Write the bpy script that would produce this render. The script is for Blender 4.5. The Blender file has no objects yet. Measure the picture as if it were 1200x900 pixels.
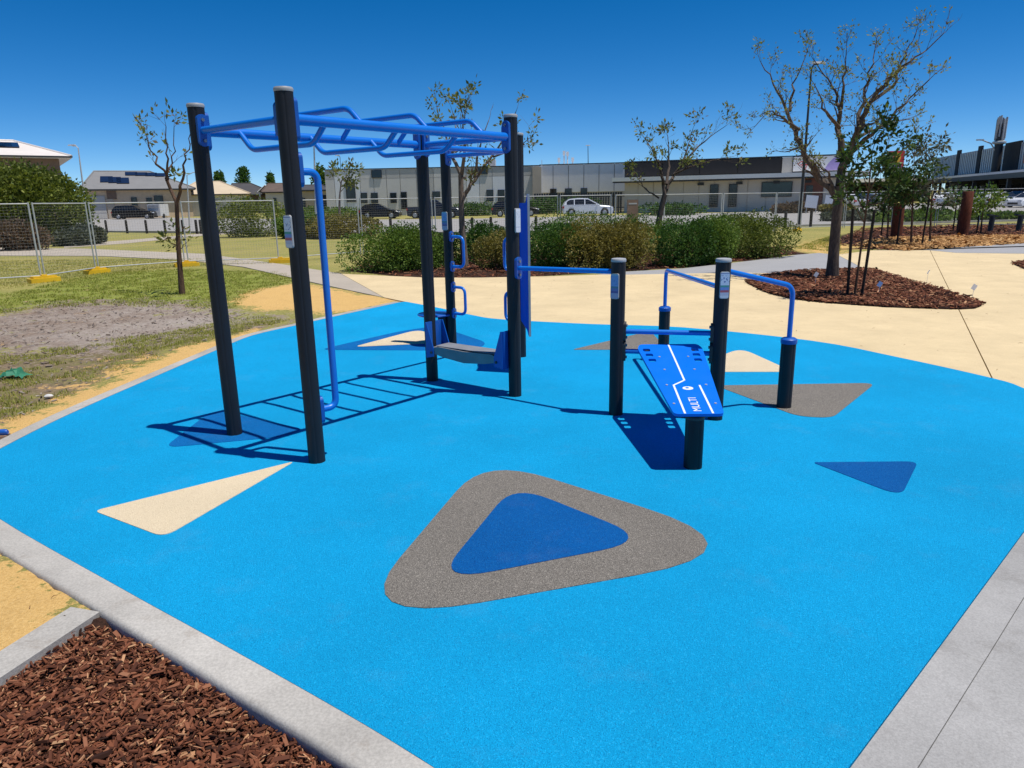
import bpy, bmesh, math, random
import numpy as np
from mathutils import Vector, Matrix, noise
R = math.radians
rnd = random.Random(7)
scene = bpy.context.scene
COL = scene.collection

# ------------------------------------------------------------------ camera
FPX, PITCH, ROLL, EYE = 836.2, R(14.371), R(1.064), 1.6      # solved from the posts of the frame
cam_d = bpy.data.cameras.new('camera')
cam = bpy.data.objects.new('camera', cam_d); COL.objects.link(cam)
cam_d.sensor_fit = 'HORIZONTAL'; cam_d.sensor_width = 36; cam_d.lens = 36*FPX/1200
cam_d.clip_start = .05; cam_d.clip_end = 3000
cam.matrix_world = (Matrix.Translation((0, 0, EYE)) @ Matrix.Rotation(R(90)-PITCH, 4, 'X')
                    @ Matrix.Rotation(-ROLL, 4, 'Z'))
scene.camera = cam
# ------------------------------------------------------------------ sky, sun, exposure
SUN_EL, SUN_AZ = R(71.8), R(108.5)          # azimuth clockwise from +Y
world = bpy.data.worlds.new('World'); scene.world = world; world.use_nodes = True
nt = world.node_tree; nt.nodes.clear()
wo = nt.nodes.new('ShaderNodeOutputWorld'); bg = nt.nodes.new('ShaderNodeBackground')
sk = nt.nodes.new('ShaderNodeTexSky'); sk.sky_type = 'NISHITA'; sk.sun_disc = False
sk.sun_elevation = SUN_EL; sk.sun_rotation = SUN_AZ
sk.air_density = .5; sk.dust_density = 0; sk.ozone_density = 4.0; sk.altitude = 0
bg.inputs['Strength'].default_value = .12
hs_ = nt.nodes.new('ShaderNodeHueSaturation'); hs_.inputs['Saturation'].default_value = 1.36      # the phone's vivid colour
nt.links.new(sk.outputs[0], hs_.inputs['Color']); nt.links.new(hs_.outputs[0], bg.inputs[0]); nt.links.new(bg.outputs[0], wo.inputs[0])
sun_d = bpy.data.lights.new('sun', 'SUN'); sun_d.energy = 5.0; sun_d.angle = R(.53); sun_d.color = (1, .965, .90)
sun = bpy.data.objects.new('sun', sun_d); COL.objects.link(sun); sun.location = (30, -10, 60)
sv = Vector((math.sin(SUN_AZ)*math.cos(SUN_EL), math.cos(SUN_AZ)*math.cos(SUN_EL), math.sin(SUN_EL)))
sun.rotation_euler = (-sv).to_track_quat('-Z', 'Y').to_euler()
vs = scene.view_settings; vs.view_transform = 'Standard'; vs.look = 'None'; vs.exposure = 0.05; vs.gamma = 1
vs.use_curve_mapping = False

# ------------------------------------------------------------------ layout helpers (plan positions on the ground)
def ray(px, py):
    a, b = px-600, py-450; c, s = math.cos(-ROLL), math.sin(-ROLL)
    u = (c*a+s*b)/FPX; v = (-s*a+c*b)/FPX
    return Vector((u, math.cos(PITCH)-v*math.sin(PITCH), -math.sin(PITCH)-v*math.cos(PITCH)))
def gp(px, py, z=0):
    d = ray(px, py); t = (z-EYE)/d.z; return Vector((d.x*t, d.y*t, z))
def at(px, py, Y):
    d = ray(px, py); t = Y/d.y; return Vector((d.x*t, Y, EYE+d.z*t))
def fz(Y):                                     # the land climbs very gently beyond the near lawn
    return -.03 + .006*max(0, Y-45)

# ------------------------------------------------------------------ mesh builder
class MB:
    def __init__(s): s.v = []; s.f = []; s.c = []; s.m = []
    def add(s, vs, fs, col=None, mi=0):
        o = len(s.v); s.v.extend([tuple(p) for p in vs])
        for f in fs: s.f.append(tuple(i+o for i in f)); s.c.append(col); s.m.append(mi)
        return s
    def box(s, c, size, rz=0, M=None, col=None, mi=0):
        hx, hy, hz = size[0]/2, size[1]/2, size[2]/2
        T = Matrix.Translation(c) @ (M if M is not None else Matrix.Rotation(rz, 4, 'Z'))
        vs = [T @ Vector((x*hx, y*hy, z*hz)) for z in (-1, 1) for x, y in ((-1,-1),(1,-1),(1,1),(-1,1))]
        return s.add(vs, [(3,2,1,0),(4,5,6,7),(0,1,5,4),(1,2,6,5),(2,3,7,6),(3,0,4,7)], col, mi)
    def prism(s, poly, z0, z1, zf=None, col=None):
        n = len(poly)
        a = sum(poly[i][0]*poly[(i+1)%n][1]-poly[(i+1)%n][0]*poly[i][1] for i in range(n))
        if a < 0: poly = list(reversed(poly))
        zf = zf or (lambda x, y: 0)
        vs = [(p[0], p[1], z0+zf(p[0], p[1])) for p in poly]+[(p[0], p[1], z1+zf(p[0], p[1])) for p in poly]
        fs = [tuple(range(n-1, -1, -1)), tuple(range(n, 2*n))]+[(i, (i+1)%n, n+(i+1)%n, n+i) for i in range(n)]
        return s.add(vs, fs, col)
    def extr(s, poly, axis_o, ax, ay, an, h0, h1, col=None):     # polygon in plane (ax, ay) pushed along an
        n = len(poly); O = Vector(axis_o); ax = Vector(ax); ay = Vector(ay); an = Vector(an)
        vs = [O+ax*p[0]+ay*p[1]+an*h for h in (h0, h1) for p in poly]
        fs = [tuple(range(n-1, -1, -1)), tuple(range(n, 2*n))]+[(i, (i+1)%n, n+(i+1)%n, n+i) for i in range(n)]
        return s.add(vs, fs, col)
    def tube(s, path, r, n=12, caps=True, col=None):
        P = [Vector(p) for p in path]; m = len(P)
        rs = r if isinstance(r, (list, tuple)) else [r]*m
        T = [(P[min(i+1, m-1)]-P[max(i-1, 0)]).normalized() for i in range(m)]
        a = Vector((0, 0, 1)) if abs(T[0].z) < .9 else Vector((1, 0, 0))
        N = T[0].cross(a).normalized(); vs = []
        for i in range(m):
            N = (N-T[i]*N.dot(T[i])).normalized(); B = T[i].cross(N)
            for k in range(n):
                t = 2*math.pi*k/n; vs.append(P[i]+(N*math.cos(t)+B*math.sin(t))*rs[i])
        fs = [(i*n+k, i*n+(k+1)%n, (i+1)*n+(k+1)%n, (i+1)*n+k) for i in range(m-1) for k in range(n)]
        if caps: fs += [tuple(range(n-1, -1, -1)), tuple(range((m-1)*n, m*n))]
        return s.add(vs, fs, col)
    def lathe(s, c, prof, n=20, col=None, wob=None):       # prof: (radius, z) from bottom to top
        c = Vector(c); vs = []
        for r, z in prof:
            for k in range(n):
                t = 2*math.pi*k/n; q = r*(wob(t) if wob else 1)
                vs.append(c+Vector((q*math.cos(t), q*math.sin(t), z)))
        m = len(prof)
        fs = [(i*n+k, i*n+(k+1)%n, (i+1)*n+(k+1)%n, (i+1)*n+k) for i in range(m-1) for k in range(n)]
        fs += [tuple(range(n-1, -1, -1)), tuple(range((m-1)*n, m*n))]
        return s.add(vs, fs, col)
    def mesh(s, name, mat, smooth=False):
        me = bpy.data.meshes.new(name); me.from_pydata(s.v, [], s.f)
        for m_ in (mat if isinstance(mat, (list, tuple)) else [mat]): me.materials.append(m_)
        if any(s.m): me.polygons.foreach_set('material_index', s.m)
        if smooth:
            me.polygons.foreach_set('use_smooth', [True]*len(me.polygons))
            try: me.set_sharp_from_angle(angle=R(38))
            except Exception: pass
        if any(c is not None for c in s.c):
            at_ = me.attributes.new('tone', 'FLOAT', 'FACE')
            at_.data.foreach_set('value', [(c if c is not None else .5) for c in s.c])
        me.update(); return me
    def build(s, name, mat, parent=None, smooth=False):
        return link(name, s.mesh(name, mat, smooth), parent)
def link(name, me, parent=None, loc=None, rz=None):
    o = bpy.data.objects.new(name, me); COL.objects.link(o)
    if parent: o.parent = parent
    if loc is not None: o.location = loc
    if rz is not None: o.rotation_euler.z = rz
    return o
def tag(o, label, cat, group=None):
    o['label'] = label; o['category'] = cat
    if group: o['group'] = group
    return o
def struct(o, kind='structure', label=None):
    o['kind'] = kind
    if label: o['label'] = label
    return o
def empty(name, loc=(0, 0, 0), rz=0, scale=None):
    o = bpy.data.objects.new(name, None); COL.objects.link(o); o.location = loc; o.rotation_euler.z = rz
    o.empty_display_size = .2
    if scale: o.scale = scale
    return o
def copy_tree(o, parent=None):
    c = o.copy(); COL.objects.link(c); c.parent = parent
    for ch in [x for x in ALLCH.get(o.name, [])] or list(o.children): copy_tree(ch, c)
    return c
ALLCH = {}
def fillet(path, r, n=5):
    P = [Vector(p) for p in path]; out = [P[0]]
    for i in range(1, len(P)-1):
        a = (P[i-1]-P[i]); b = (P[i+1]-P[i]); q = min(r, a.length*.49, b.length*.49)
        p0 = P[i]+a.normalized()*q; p1 = P[i]+b.normalized()*q
        for k in range(n+1):
            t = k/n; out.append(p0*(1-t)**2+P[i]*2*t*(1-t)+p1*t*t)
    out.append(P[-1]); return out
def round_poly(poly, r, n=6):
    m = len(poly); out = []
    for i in range(m):
        p = Vector(poly[i][:2]).to_3d(); a = Vector(poly[i-1][:2]).to_3d()-p; b = Vector(poly[(i+1)%m][:2]).to_3d()-p
        rr = r[i] if isinstance(r, (list, tuple)) else r
        q = min(rr, a.length*.45, b.length*.45)
        p0 = p+a.normalized()*q; p1 = p+b.normalized()*q
        for k in range(n+1):
            t = k/n; w = p0*(1-t)**2+p*2*t*(1-t)+p1*t*t; out.append((w.x, w.y))
    return out
def smooth_poly(pts, n=4):                      # Catmull-Rom through open points
    P = [Vector(p[:2]).to_3d() for p in pts]; out = []
    for i in range(len(P)-1):
        a, b, c, d = P[max(i-1, 0)], P[i], P[i+1], P[min(i+2, len(P)-1)]
        for k in range(n):
            t = k/n
            w = .5*((2*b)+(c-a)*t+(2*a-5*b+4*c-d)*t*t+(3*b-a-3*c+d)*t**3); out.append((w.x, w.y))
    out.append((P[-1].x, P[-1].y)); return out

# ------------------------------------------------------------------ materials
class NT:
    def __init__(s, name):
        s.m = bpy.data.materials.new(name); s.m.use_nodes = True; s.t = s.m.node_tree
        s.b = s.t.nodes['Principled BSDF']; s.o = s.t.nodes['Material Output']
    def n(s, typ, **k):
        x = s.t.nodes.new(typ)
        for a, v in k.items():
            if a.startswith('_'): x.inputs[a[1:].replace('_', ' ')].default_value = v
            else: setattr(x, a, v)
        return x
    def l(s, a, b): s.t.links.new(a, b)
    def coord(s, kind='Object'): return s.n('ShaderNodeTexCoord').outputs[kind]
    def noise(s, scale, detail=4, rough=.6, vec=None, dist=0):
        x = s.n('ShaderNodeTexNoise', _Scale=scale, _Detail=detail, _Roughness=rough, _Distortion=dist)
        s.l(vec if vec is not None else s.coord(), x.inputs['Vector']); return x.outputs['Fac']
    def ramp(s, fac, stops, interp='LINEAR'):
        x = s.n('ShaderNodeValToRGB'); cr = x.color_ramp; cr.interpolation = interp
        while len(cr.elements) > 1: cr.elements.remove(cr.elements[0])
        cr.elements[0].position = stops[0][0]; cr.elements[0].color = c4(stops[0][1])
        for p, c in stops[1:]:
            e = cr.elements.new(p); e.color = c4(c)
        s.l(fac, x.inputs[0]); return x.outputs[0]
    def mix(s, fac, a, b, typ='MIX'):
        x = s.n('ShaderNodeMix', data_type='RGBA', blend_type=typ)
        for v, i in ((fac, 0), (a, 6), (b, 7)):
            if hasattr(v, 'is_output'): s.l(v, x.inputs[i])
            else: x.inputs[i].default_value = v if i == 0 else c4(v)
        return x.outputs[2]
    def math(s, op, a, b=0.0, clamp=False):
        x = s.n('ShaderNodeMath', operation=op, use_clamp=clamp)
        for v, i in ((a, 0), (b, 1)):
            if hasattr(v, 'is_output'): s.l(v, x.inputs[i])
            else: x.inputs[i].default_value = v
        return x.outputs[0]
    def bump(s, h, strength=.3, dist=.01, prev=None):
        x = s.n('ShaderNodeBump', _Strength=strength, _Distance=dist); s.l(h, x.inputs['Height'])
        if prev is not None: s.l(prev, x.inputs['Normal'])
        return x.outputs[0]
    def fin(s, col=None, rough=None, metal=None, nrm=None, spec=None):
        for v, k in ((col, 'Base Color'), (rough, 'Roughness'), (metal, 'Metallic'), (nrm, 'Normal'), (spec, 'Specular IOR Level')):
            if v is None: continue
            if hasattr(v, 'is_output'): s.l(v, s.b.inputs[k])
            else: s.b.inputs[k].default_value = c4(v) if k == 'Base Color' else v
        return s.m
def c4(c): return tuple(c)+(1,) if not isinstance(c, float) and len(c) == 3 else (c if not isinstance(c, (int, float)) else (c, c, c, 1))
def sc(c, k): return tuple(min(1, x*k) for x in c)
M = {}
def plain(name, col, rough=.5, metal=0, var=.15, scale=3, bump=0, bscale=60, spec=.5):
    t = NT(name); f = t.noise(scale, 5)
    c = t.ramp(f, [(.3, sc(col, 1-var)), (.7, sc(col, 1+var))])
    nr = t.bump(t.noise(bscale, 3), bump, .01) if bump else None
    f2 = t.noise(scale*4, 4); rr = t.math('ADD', t.math('MULTIPLY', f2, .25), rough-.12)
    M[name] = t.fin(c, rr, metal, nr, spec); return M[name]
def rubber(name, col, hi, lo, speck):
    t = NT(name); co = t.coord()
    v = t.n('ShaderNodeTexVoronoi', _Scale=400.0); t.l(co, v.inputs['Vector'])
    v2 = t.n('ShaderNodeTexVoronoi', _Scale=190.0); t.l(co, v2.inputs['Vector'])
    sep = t.n('ShaderNodeSeparateColor'); t.l(v.outputs['Color'], sep.inputs[0])
    g = t.ramp(sep.outputs[0], [(.0, lo), (.25, col), (.8, col), (1, hi)])
    sep2 = t.n('ShaderNodeSeparateColor'); t.l(v2.outputs['Color'], sep2.inputs[0])
    g = t.mix(t.math('MULTIPLY', t.math('GREATER_THAN', sep2.outputs[1], .95), .4), g, speck)
    big = t.ramp(t.noise(.9, 5, .6, co), [(.3, (.9, .9, .9)), (.7, (1.08, 1.08, 1.08))])
    g = t.mix(1.0, g, big, 'MULTIPLY')
    dust = t.ramp(t.noise(2.6, 6, .7, co), [(.55, (0, 0, 0)), (.85, (.06, .06, .06))])
    g = t.mix(t.math('MULTIPLY', dust, 1.0), g, (.45, .42, .36))
    h = t.math('ADD', v.outputs['Distance'], t.math('MULTIPLY', v2.outputs['Distance'], .6))
    M[name] = t.fin(g, .72, 0, t.bump(h, .8, .005), .12)
rubber('rubber_blue', (.003, .335, .65), (.006, .45, .84), (.0005, .20, .46), (.03, .50, .86))
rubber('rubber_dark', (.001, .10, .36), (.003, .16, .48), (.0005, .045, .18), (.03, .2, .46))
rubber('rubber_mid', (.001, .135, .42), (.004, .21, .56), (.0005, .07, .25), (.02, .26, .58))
rubber('rubber_grey', (.205, .185, .16), (.48, .43, .37), (.05, .045, .04), (.42, .38, .33))
rubber('rubber_cream', (.76, .62, .42), (.86, .74, .54), (.58, .44, .27), (.84, .72, .52))
def concrete(name, col, var=.12, stain=(.16, .13, .10), amt=.25, fine=140):
    t = NT(name); co = t.coord()
    c = t.ramp(t.noise(1.1, 8, .65, co), [(.25, sc(col, 1-var)), (.75, sc(col, 1+var))])
    sp = t.ramp(t.noise(fine, 3, .7, co), [(.35, (.80, .80, .80)), (.65, (1.12, 1.12, 1.12))])
    c = t.mix(.8, c, sp, 'MULTIPLY')
    st = t.ramp(t.noise(4.2, 9, .72, co, .6), [(.55, (0, 0, 0)), (.75, (1, 1, 1))])
    c = t.mix(t.math('MULTIPLY', st, amt), c, stain)
    h = t.math('ADD', t.noise(fine, 4, .6, co), t.math('MULTIPLY', t.noise(12, 4, .6, co), .8))
    M[name] = t.fin(c, .85, 0, t.bump(h, .35, .004), .3)
concrete('cream_concrete', (.62, .485, .285), .14, (.42, .30, .17), .45)
concrete('path_concrete', (.40, .345, .28), .10, (.2, .17, .13), .25)
concrete('grey_concrete', (.33, .32, .31), .28, (.17, .155, .14), .6)
concrete('kerb_concrete', (.40, .375, .34), .30, (.19, .14, .10), .75, 90)
concrete('grey_path', (.31, .305, .31), .08, (.2, .19, .18), .25)
concrete('road_asphalt', (.30, .285, .27), .10, (.18, .17, .16), .3, 40)
concrete('wall_grey', (.64, .61, .57), .05, (.2, .19, .18), .15, 20)
concrete('wall_pale', (.76, .76, .77), .05, (.2, .19, .18), .15, 20)
concrete('wall_mid', (.50, .48, .45), .05, (.2, .19, .18), .15, 20)
concrete('wall_beige', (.48, .40, .31), .06, (.3, .24, .18), .15, 20)
concrete('wall_tan', (.64, .56, .47), .06, (.25, .2, .15), .2, 20)
def leafy(name, cols, trans=.28, rough=.5, soft=.0):
    t = NT(name); a = t.n('ShaderNodeAttribute', attribute_name='tone').outputs['Fac']
    c = t.ramp(a, [(i/(len(cols)-1), k) for i, k in enumerate(cols)])
    t.fin(c, rough, 0, None, .15)
    tr = t.n('ShaderNodeBsdfTranslucent'); t.l(t.mix(1.0, c, (1.0, 1.0, .5), 'MULTIPLY'), tr.inputs[0])
    mx = t.n('ShaderNodeMixShader'); mx.inputs[0].default_value = trans
    t.l(t.b.outputs[0], mx.inputs[1]); t.l(tr.outputs[0], mx.inputs[2]); t.l(mx.outputs[0], t.o.inputs[0]); M[name] = t.m
leafy('leaf_green', [(.040, .075, .014), (.095, .165, .028), (.17, .25, .048), (.28, .33, .085)])
leafy('leaf_dark', [(.018, .045, .011), (.040, .095, .020), (.085, .17, .036), (.17, .25, .06)])
leafy('leaf_olive', [(.075, .075, .02), (.165, .145, .038), (.26, .22, .06), (.36, .28, .10)])
leafy('leaf_bushy', [(.035, .055, .012), (.095, .13, .024), (.18, .21, .04), (.30, .32, .09)])
leafy('leaf_sapling', [(.012, .028, .009), (.028, .06, .016), (.055, .10, .026), (.12, .16, .05)])
leafy('leaf_sparse', [(.07, .10, .03), (.14, .17, .05), (.22, .23, .075), (.17, .11, .09)], .35)
leafy('leaf_twiggy', [(.10, .13, .03), (.20, .23, .05), (.28, .28, .07), (.12, .085, .09)], .35)
leafy('leaf_grey', [(.05, .06, .045), (.09, .105, .075), (.14, .155, .115), (.2, .21, .16)])
leafy('leaf_pink', [(.08, .05, .035), (.13, .09, .06), (.18, .12, .085), (.12, .12, .05)])
leafy('grass_blade', [(.085, .12, .016), (.19, .23, .03), (.33, .33, .07), (.50, .42, .17)], .35)
leafy('bark_chip', [(.026, .011, .007), (.085, .030, .017), (.185, .064, .032), (.27, .115, .062), (.52, .29, .15)], 0, .8)
leafy('soil_clod', [(.11, .08, .06), (.20, .155, .125), (.32, .265, .225), (.42, .37, .33)], 0, .9)
leafy('wood_chip', [(.25, .12, .04), (.42, .22, .08), (.55, .32, .13), (.65, .42, .2)], 0, .8)
def bark(name, a, b):
    t = NT(name); co = t.coord()
    mp = t.n('ShaderNodeMapping'); mp.inputs['Scale'].default_value = (1, 1, .25); t.l(co, mp.inputs[0])
    f = t.noise(28, 6, .7, mp.outputs[0]); M[name] = t.fin(t.ramp(f, [(.3, a), (.7, b)]), .85, 0, t.bump(f, .6, .02), .2)
bark('bark_grey', (.075, .055, .045), (.24, .19, .15))
bark('bark_dark', (.045, .032, .026), (.15, .115, .09))
bark('bark_brown', (.05, .028, .018), (.15, .09, .06))
bark('log_red', (.06, .018, .010), (.17, .055, .03))
bark('stake', (.010, .009, .009), (.035, .03, .028))
plain('post_grey', (.013, .0145, .020), .5, 0, .15, 6, .03, 200, .3)
plain('cap_grey', (.34, .34, .35), .5)
plain('blue_paint', (.004, .155, .60), .33, 0, .03, 1.2)
plain('blue_bracket', (.005, .085, .38), .36, 0, .04, 1.2)
plain('blue_board', (.003, .15, .70), .30, 0, .03, 1.5)
plain('navy_panel', (.003, .095, .60), .8, 0, .05, 3, 0, 60, .1)
plain('white_paint', (.78, .80, .80), .4, 0, .03)
plain('step_grey', (.20, .205, .22), .6, 0, .12, 8, .3, 160)
plain('black_rubber', (.012, .012, .013), .7)
plain('bolt_steel', (.25, .26, .29), .35, .8)
plain('galvanised', (.50, .50, .485), .45, .25, .12, 8)
plain('wire', (.24, .24, .235), .5, .3, .1, 8)
plain('yellow_plastic', (.72, .45, .015), .5, 0, .12, 5)
plain('dark_metal', (.03, .03, .032), .5)
plain('black_wall', (.015, .015, .018), .75, 0, .1, .5)
plain('window_dark', (.012, .013, .016), .12, 0, .1, .6, 0, 60, .6)
plain('glass_green', (.05, .075, .075), .12)
plain('roof_white', (.66, .60, .55), .6, 0, .05, .8)
plain('roof_grey', (.20, .195, .19), .6, 0, .07, .8)
plain('roof_cream', (.55, .44, .30), .6, 0, .06, .8)
plain('roof_brown', (.11, .075, .055), .7, 0, .2, 1.2)
plain('roof_dark', (.055, .05, .05), .7, 0, .15, 1.2)
plain('brick_tan', (.60, .45, .30), .8, 0, .12, 1.5)
plain('brick_brown', (.20, .13, .09), .8, 0, .15, 1.5)
plain('render_white', (.62, .60, .57), .8, 0, .05, 1)
plain('fascia', (.86, .81, .72), .6, 0, .04, .7)
plain('solar', (.012, .016, .035), .15, 0, .1, 3)
plain('brick_red', (.19, .075, .05), .8, 0, .12, 1.5)
plain('signal_red', (.5, .02, .02), .45)
plain('sign_yellow', (.75, .42, .03), .45)
plain('sign_orange', (.62, .18, .06), .5)
plain('board_purple', (.38, .30, .62), .5)
plain('board_white', (.74, .74, .76), .5, 0, .03)
plain('board_brown', (.30, .19, .13), .7, 0, .2, 6)
plain('cladding', (.55, .55, .56), .45, .3, .08, 1)
plain('rag_green', (.03, .20, .11), .7, 0, .3, 20)
plain('pebble', (.5, .48, .45), .8)
plain('tag_blue', (.25, .42, .75), .5)
for nm, c in dict(car_black=(.010, .010, .012), car_white=(.72, .73, .75), car_navy=(.02, .025, .04), car_silver=(.42, .44, .46), car_blue=(.10, .14, .22), car_red=(.3, .03, .03)).items():
    plain(nm, c, .26, .1, .03, 2)
plain('tyre', (.014, .014, .014), .8)
plain('rim', (.4, .4, .42), .35, .7)
plain('lamp_white', (.75, .76, .78), .15)
plain('lamp_red', (.45, .02, .02), .2)
def print_plate(name, stops, icon):
    t = NT(name); co = t.coord('Generated'); s = t.n('ShaderNodeSeparateXYZ'); t.l(co, s.inputs[0])
    c = t.ramp(s.outputs[2], stops, 'CONSTANT')
    mp = t.n('ShaderNodeMapping'); mp.inputs['Scale'].default_value = (1, 1, 2.4); t.l(co, mp.inputs[0])
    k = t.math('GREATER_THAN', t.noise(5.5, 2, .5, mp.outputs[0]), .58)
    z = t.math('MULTIPLY', t.math('GREATER_THAN', s.outputs[2], .56), t.math('LESS_THAN', s.outputs[2], .90))
    M[name] = t.fin(t.mix(t.math('MULTIPLY', k, z), c, icon), .3)
print_plate('plate_print', [(0, (.62, .62, .66)), (.10, (.5, .5, .6)), (.22, (.42, .10, .14)), (.31, (.14, .26, .6)), (.42, (.05, .3, .28)), (.5, (.60, .66, .78)), (.93, (.2, .25, .45)), (.97, (.7, .72, .75))], (.08, .14, .34))
print_plate('plate_blue', [(0, (.35, .36, .5)), (.22, (.06, .10, .3)), (.31, (.08, .18, .42)), (.42, (.03, .22, .3)), (.5, (.14, .34, .62)), (.93, (.2, .45, .6))], (.06, .2, .5))
print_plate('plate_white', [(0, (.66, .66, .72)), (.2, (.5, .5, .6)), (.24, (.68, .68, .72)), (.9, (.72, .72, .76))], (.45, .48, .56))
# ================================================================== THE GROUND
def in_dist(poly, X, Y):
    """signed distance (numpy) of points to polygon: positive inside"""
    P = np.array([(p[0], p[1]) for p in poly]); n = len(P)
    d = np.full(X.shape, 1e9); ins = np.zeros(X.shape, bool)
    for i in range(n):
        a, b = P[i], P[(i+1) % n]; e = b-a; L = (e**2).sum()+1e-12
        t = np.clip(((X-a[0])*e[0]+(Y-a[1])*e[1])/L, 0, 1)
        d = np.minimum(d, np.hypot(X-a[0]-t*e[0], Y-a[1]-t*e[1]))
        c = ((a[1] > Y) != (b[1] > Y)); den = (b[1]-a[1]) if abs(b[1]-a[1]) > 1e-12 else 1e-12
        ins ^= c & (X < (b[0]-a[0])*(Y-a[1])/den+a[0])
    return np.where(ins, d, -d)
def pg(*pts): return [tuple(gp(*p)[:2]) for p in pts]

pad_ul = pg((0, 526), (82, 485), (180, 442), (252, 411), (296, 393), (348, 381), (382, 373), (469, 354))
pad_ur = pg((476, 353.5), (516, 361), (553, 369), (587, 374), (690, 379.5), (800, 383.5), (950, 399), (1050, 418), (1163, 443), (1200, 455))
pad_ll = pg((0, 608), (140, 688), (247, 747), (400, 833), (510, 900))
pad_lr = pg((994, 900), (1108, 747), (1200, 622))
left_edge = smooth_poly([(.55, 1.12)]+list(reversed(pad_ll))+[(-3.25, 3.98), (-3.50, 4.35)]+pad_ul, 4)
right_top = smooth_poly(pad_ur+[(4.22, 5.2), (3.95, 4.65)], 4)
right_low = [(3.55, 4.22)]+list(reversed(pad_lr))+[(.62, 1.36)]
PAD = left_edge+right_top+right_low
pad = MB().prism(PAD, -.06, 0).build('rubber_surface', M['rubber_blue']); struct(pad)
def inlay(pts, r, mat, z, name='rubber_inlay'):
    o = MB().prism(round_poly(pts, r, 8), -.01, z).build(name, M[mat], pad); return o
inlay(pg((568, 537), (913, 645), (400, 735)), [.56, .74, .56], 'rubber_grey', .003)
inlay(pg((602, 569), (765, 634), (508, 684)), [.30, .28, .28], 'rubber_dark', .006)
inlay(pg((110, 599), (345, 541), (192, 630)), [.05, .04, .09], 'rubber_cream', .003)
inlay(pg((952, 542), (1076, 541), (1056, 582)), [.03, .09, .13], 'rubber_dark', .003)
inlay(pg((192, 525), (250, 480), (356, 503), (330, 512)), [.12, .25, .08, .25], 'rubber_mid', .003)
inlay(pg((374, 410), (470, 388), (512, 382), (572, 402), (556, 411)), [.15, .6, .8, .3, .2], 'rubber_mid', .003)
inlay(pg((414, 407), (492, 386), (522, 402)), [.12, .3, .2], 'rubber_cream', .006)
inlay(pg((838, 452), (1026, 449), (975, 490), (935, 488)), [.1, .15, .3, .3], 'rubber_grey', .003)
inlay(pg((838, 436), (838, 420), (868, 408), (930, 436)), [.1, .3, .5, .05], 'rubber_cream', .003)
inlay(pg((670, 410), (762, 388), (782, 410)), [.06, .2, .1], 'rubber_grey', .003)

def offset_line(line, d):
    out = []
    for i, p in enumerate(line):
        a = Vector(line[max(i-1, 0)]); b = Vector(line[min(i+1, len(line)-1)]); t = (b-a).normalized()
        out.append((p[0]-t.y*d, p[1]+t.x*d))
    return out
# concrete edging along the lawn and garden side, cast in lengths with a joint between them
kerb_out = offset_line(left_edge, .145)
kerb_in = offset_line(left_edge, .003)
kb = empty('edging_kerb'); struct(kb)
i0 = 0; cuts = [0, 22, len(left_edge)-1]
for a, b in zip(cuts[:-1], cuts[1:]):
    L1 = kerb_in[a:b+1]; L2 = kerb_out[a:b+1]
    def trim(L, k):
        p0, p1 = Vector(L[0]), Vector(L[1]); q = p0+(p1-p0).normalized()*k
        return [tuple(q)]+L[1:]
    L1 = trim(L1, .004); L2 = trim(L2, .004)
    prof = [(0, -.22), (0, .002), (.84, .002), (.93, -.002), (.98, -.012), (1, -.028), (1, -.22)]     # rounded outer arris
    m = MB(); np_ = len(prof); V = []
    for (x1, y1), (x2, y2) in zip(L1, L2):
        for u, z in prof: V.append((x1+(x2-x1)*u, y1+(y2-y1)*u, z))
    F = [(k*np_+q, k*np_+q+1, (k+1)*np_+q+1, (k+1)*np_+q) for k in range(len(L1)-1) for q in range(np_-1)]
    F += [tuple(range(np_)), tuple(range((len(L1)-1)*np_, len(L1)*np_))[::-1]]
    me = m.add(V, F).mesh('kerb_length', M['kerb_concrete'])
    bm = bmesh.new(); bm.from_mesh(me); bmesh.ops.recalc_face_normals(bm, faces=bm.faces[:]); bm.to_mesh(me); bm.free()
    me.polygons.foreach_set('use_smooth', [True]*len(me.polygons)); me.set_sharp_from_angle(angle=R(40))
    link('kerb_length', me, kb)
s0, s1 = gp(104, 709), gp(-10, 782); dirk = (s1-s0).normalized(); nk = Vector((-dirk.y, dirk.x, 0))
s0 = s0+dirk*.02; e1 = s0+dirk*2.4
ks = MB().prism([tuple((s0+nk*.075)[:2]), tuple((s0-nk*.075)[:2]), tuple((e1-nk*.075)[:2]), tuple((e1+nk*.075)[:2])], -.2, -.008).build('garden_kerb', M['kerb_concrete']); struct(ks)

# ---- beds, sand and lawn zones in plan
sd = 1 if nk.x > 0 else -1
mulch_front = [p for p in offset_line(left_edge, .147) if p[1] < 2.60 and p[0] > -1.68]+[tuple((s0+nk*.072*sd+dirk*.03)[:2]), tuple((e1+nk*.072*sd)[:2]), (-2.0, .55), (.6, .55)]
sand_front = [tuple(p) for p in ((-1.70, 2.72), (-2.45, 3.25), (-3.2, 3.9), (-4.6, 4.4), (-5.2, 2.5), (-3, 1), (-1.75, 1.0), (-1.62, 2.3))]
DIRT = pg((-160, 372), (0, 366), (60, 353), (130, 350), (215, 352), (262, 362), (318, 372), (255, 384), (190, 398), (120, 408), (60, 414), (0, 412), (-160, 420))
SAND = [pg((-60, 525), (0, 497), (60, 472), (110, 452), (150, 430), (215, 405), (245, 398), (296, 384), (300, 396), (250, 414), (180, 445), (80, 488), (0, 530), (-60, 560)),
        pg((272, 352), (300, 338), (345, 331), (395, 338), (440, 346), (470, 352), (420, 362), (380, 366), (335, 360), (300, 362)), sand_front]
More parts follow.
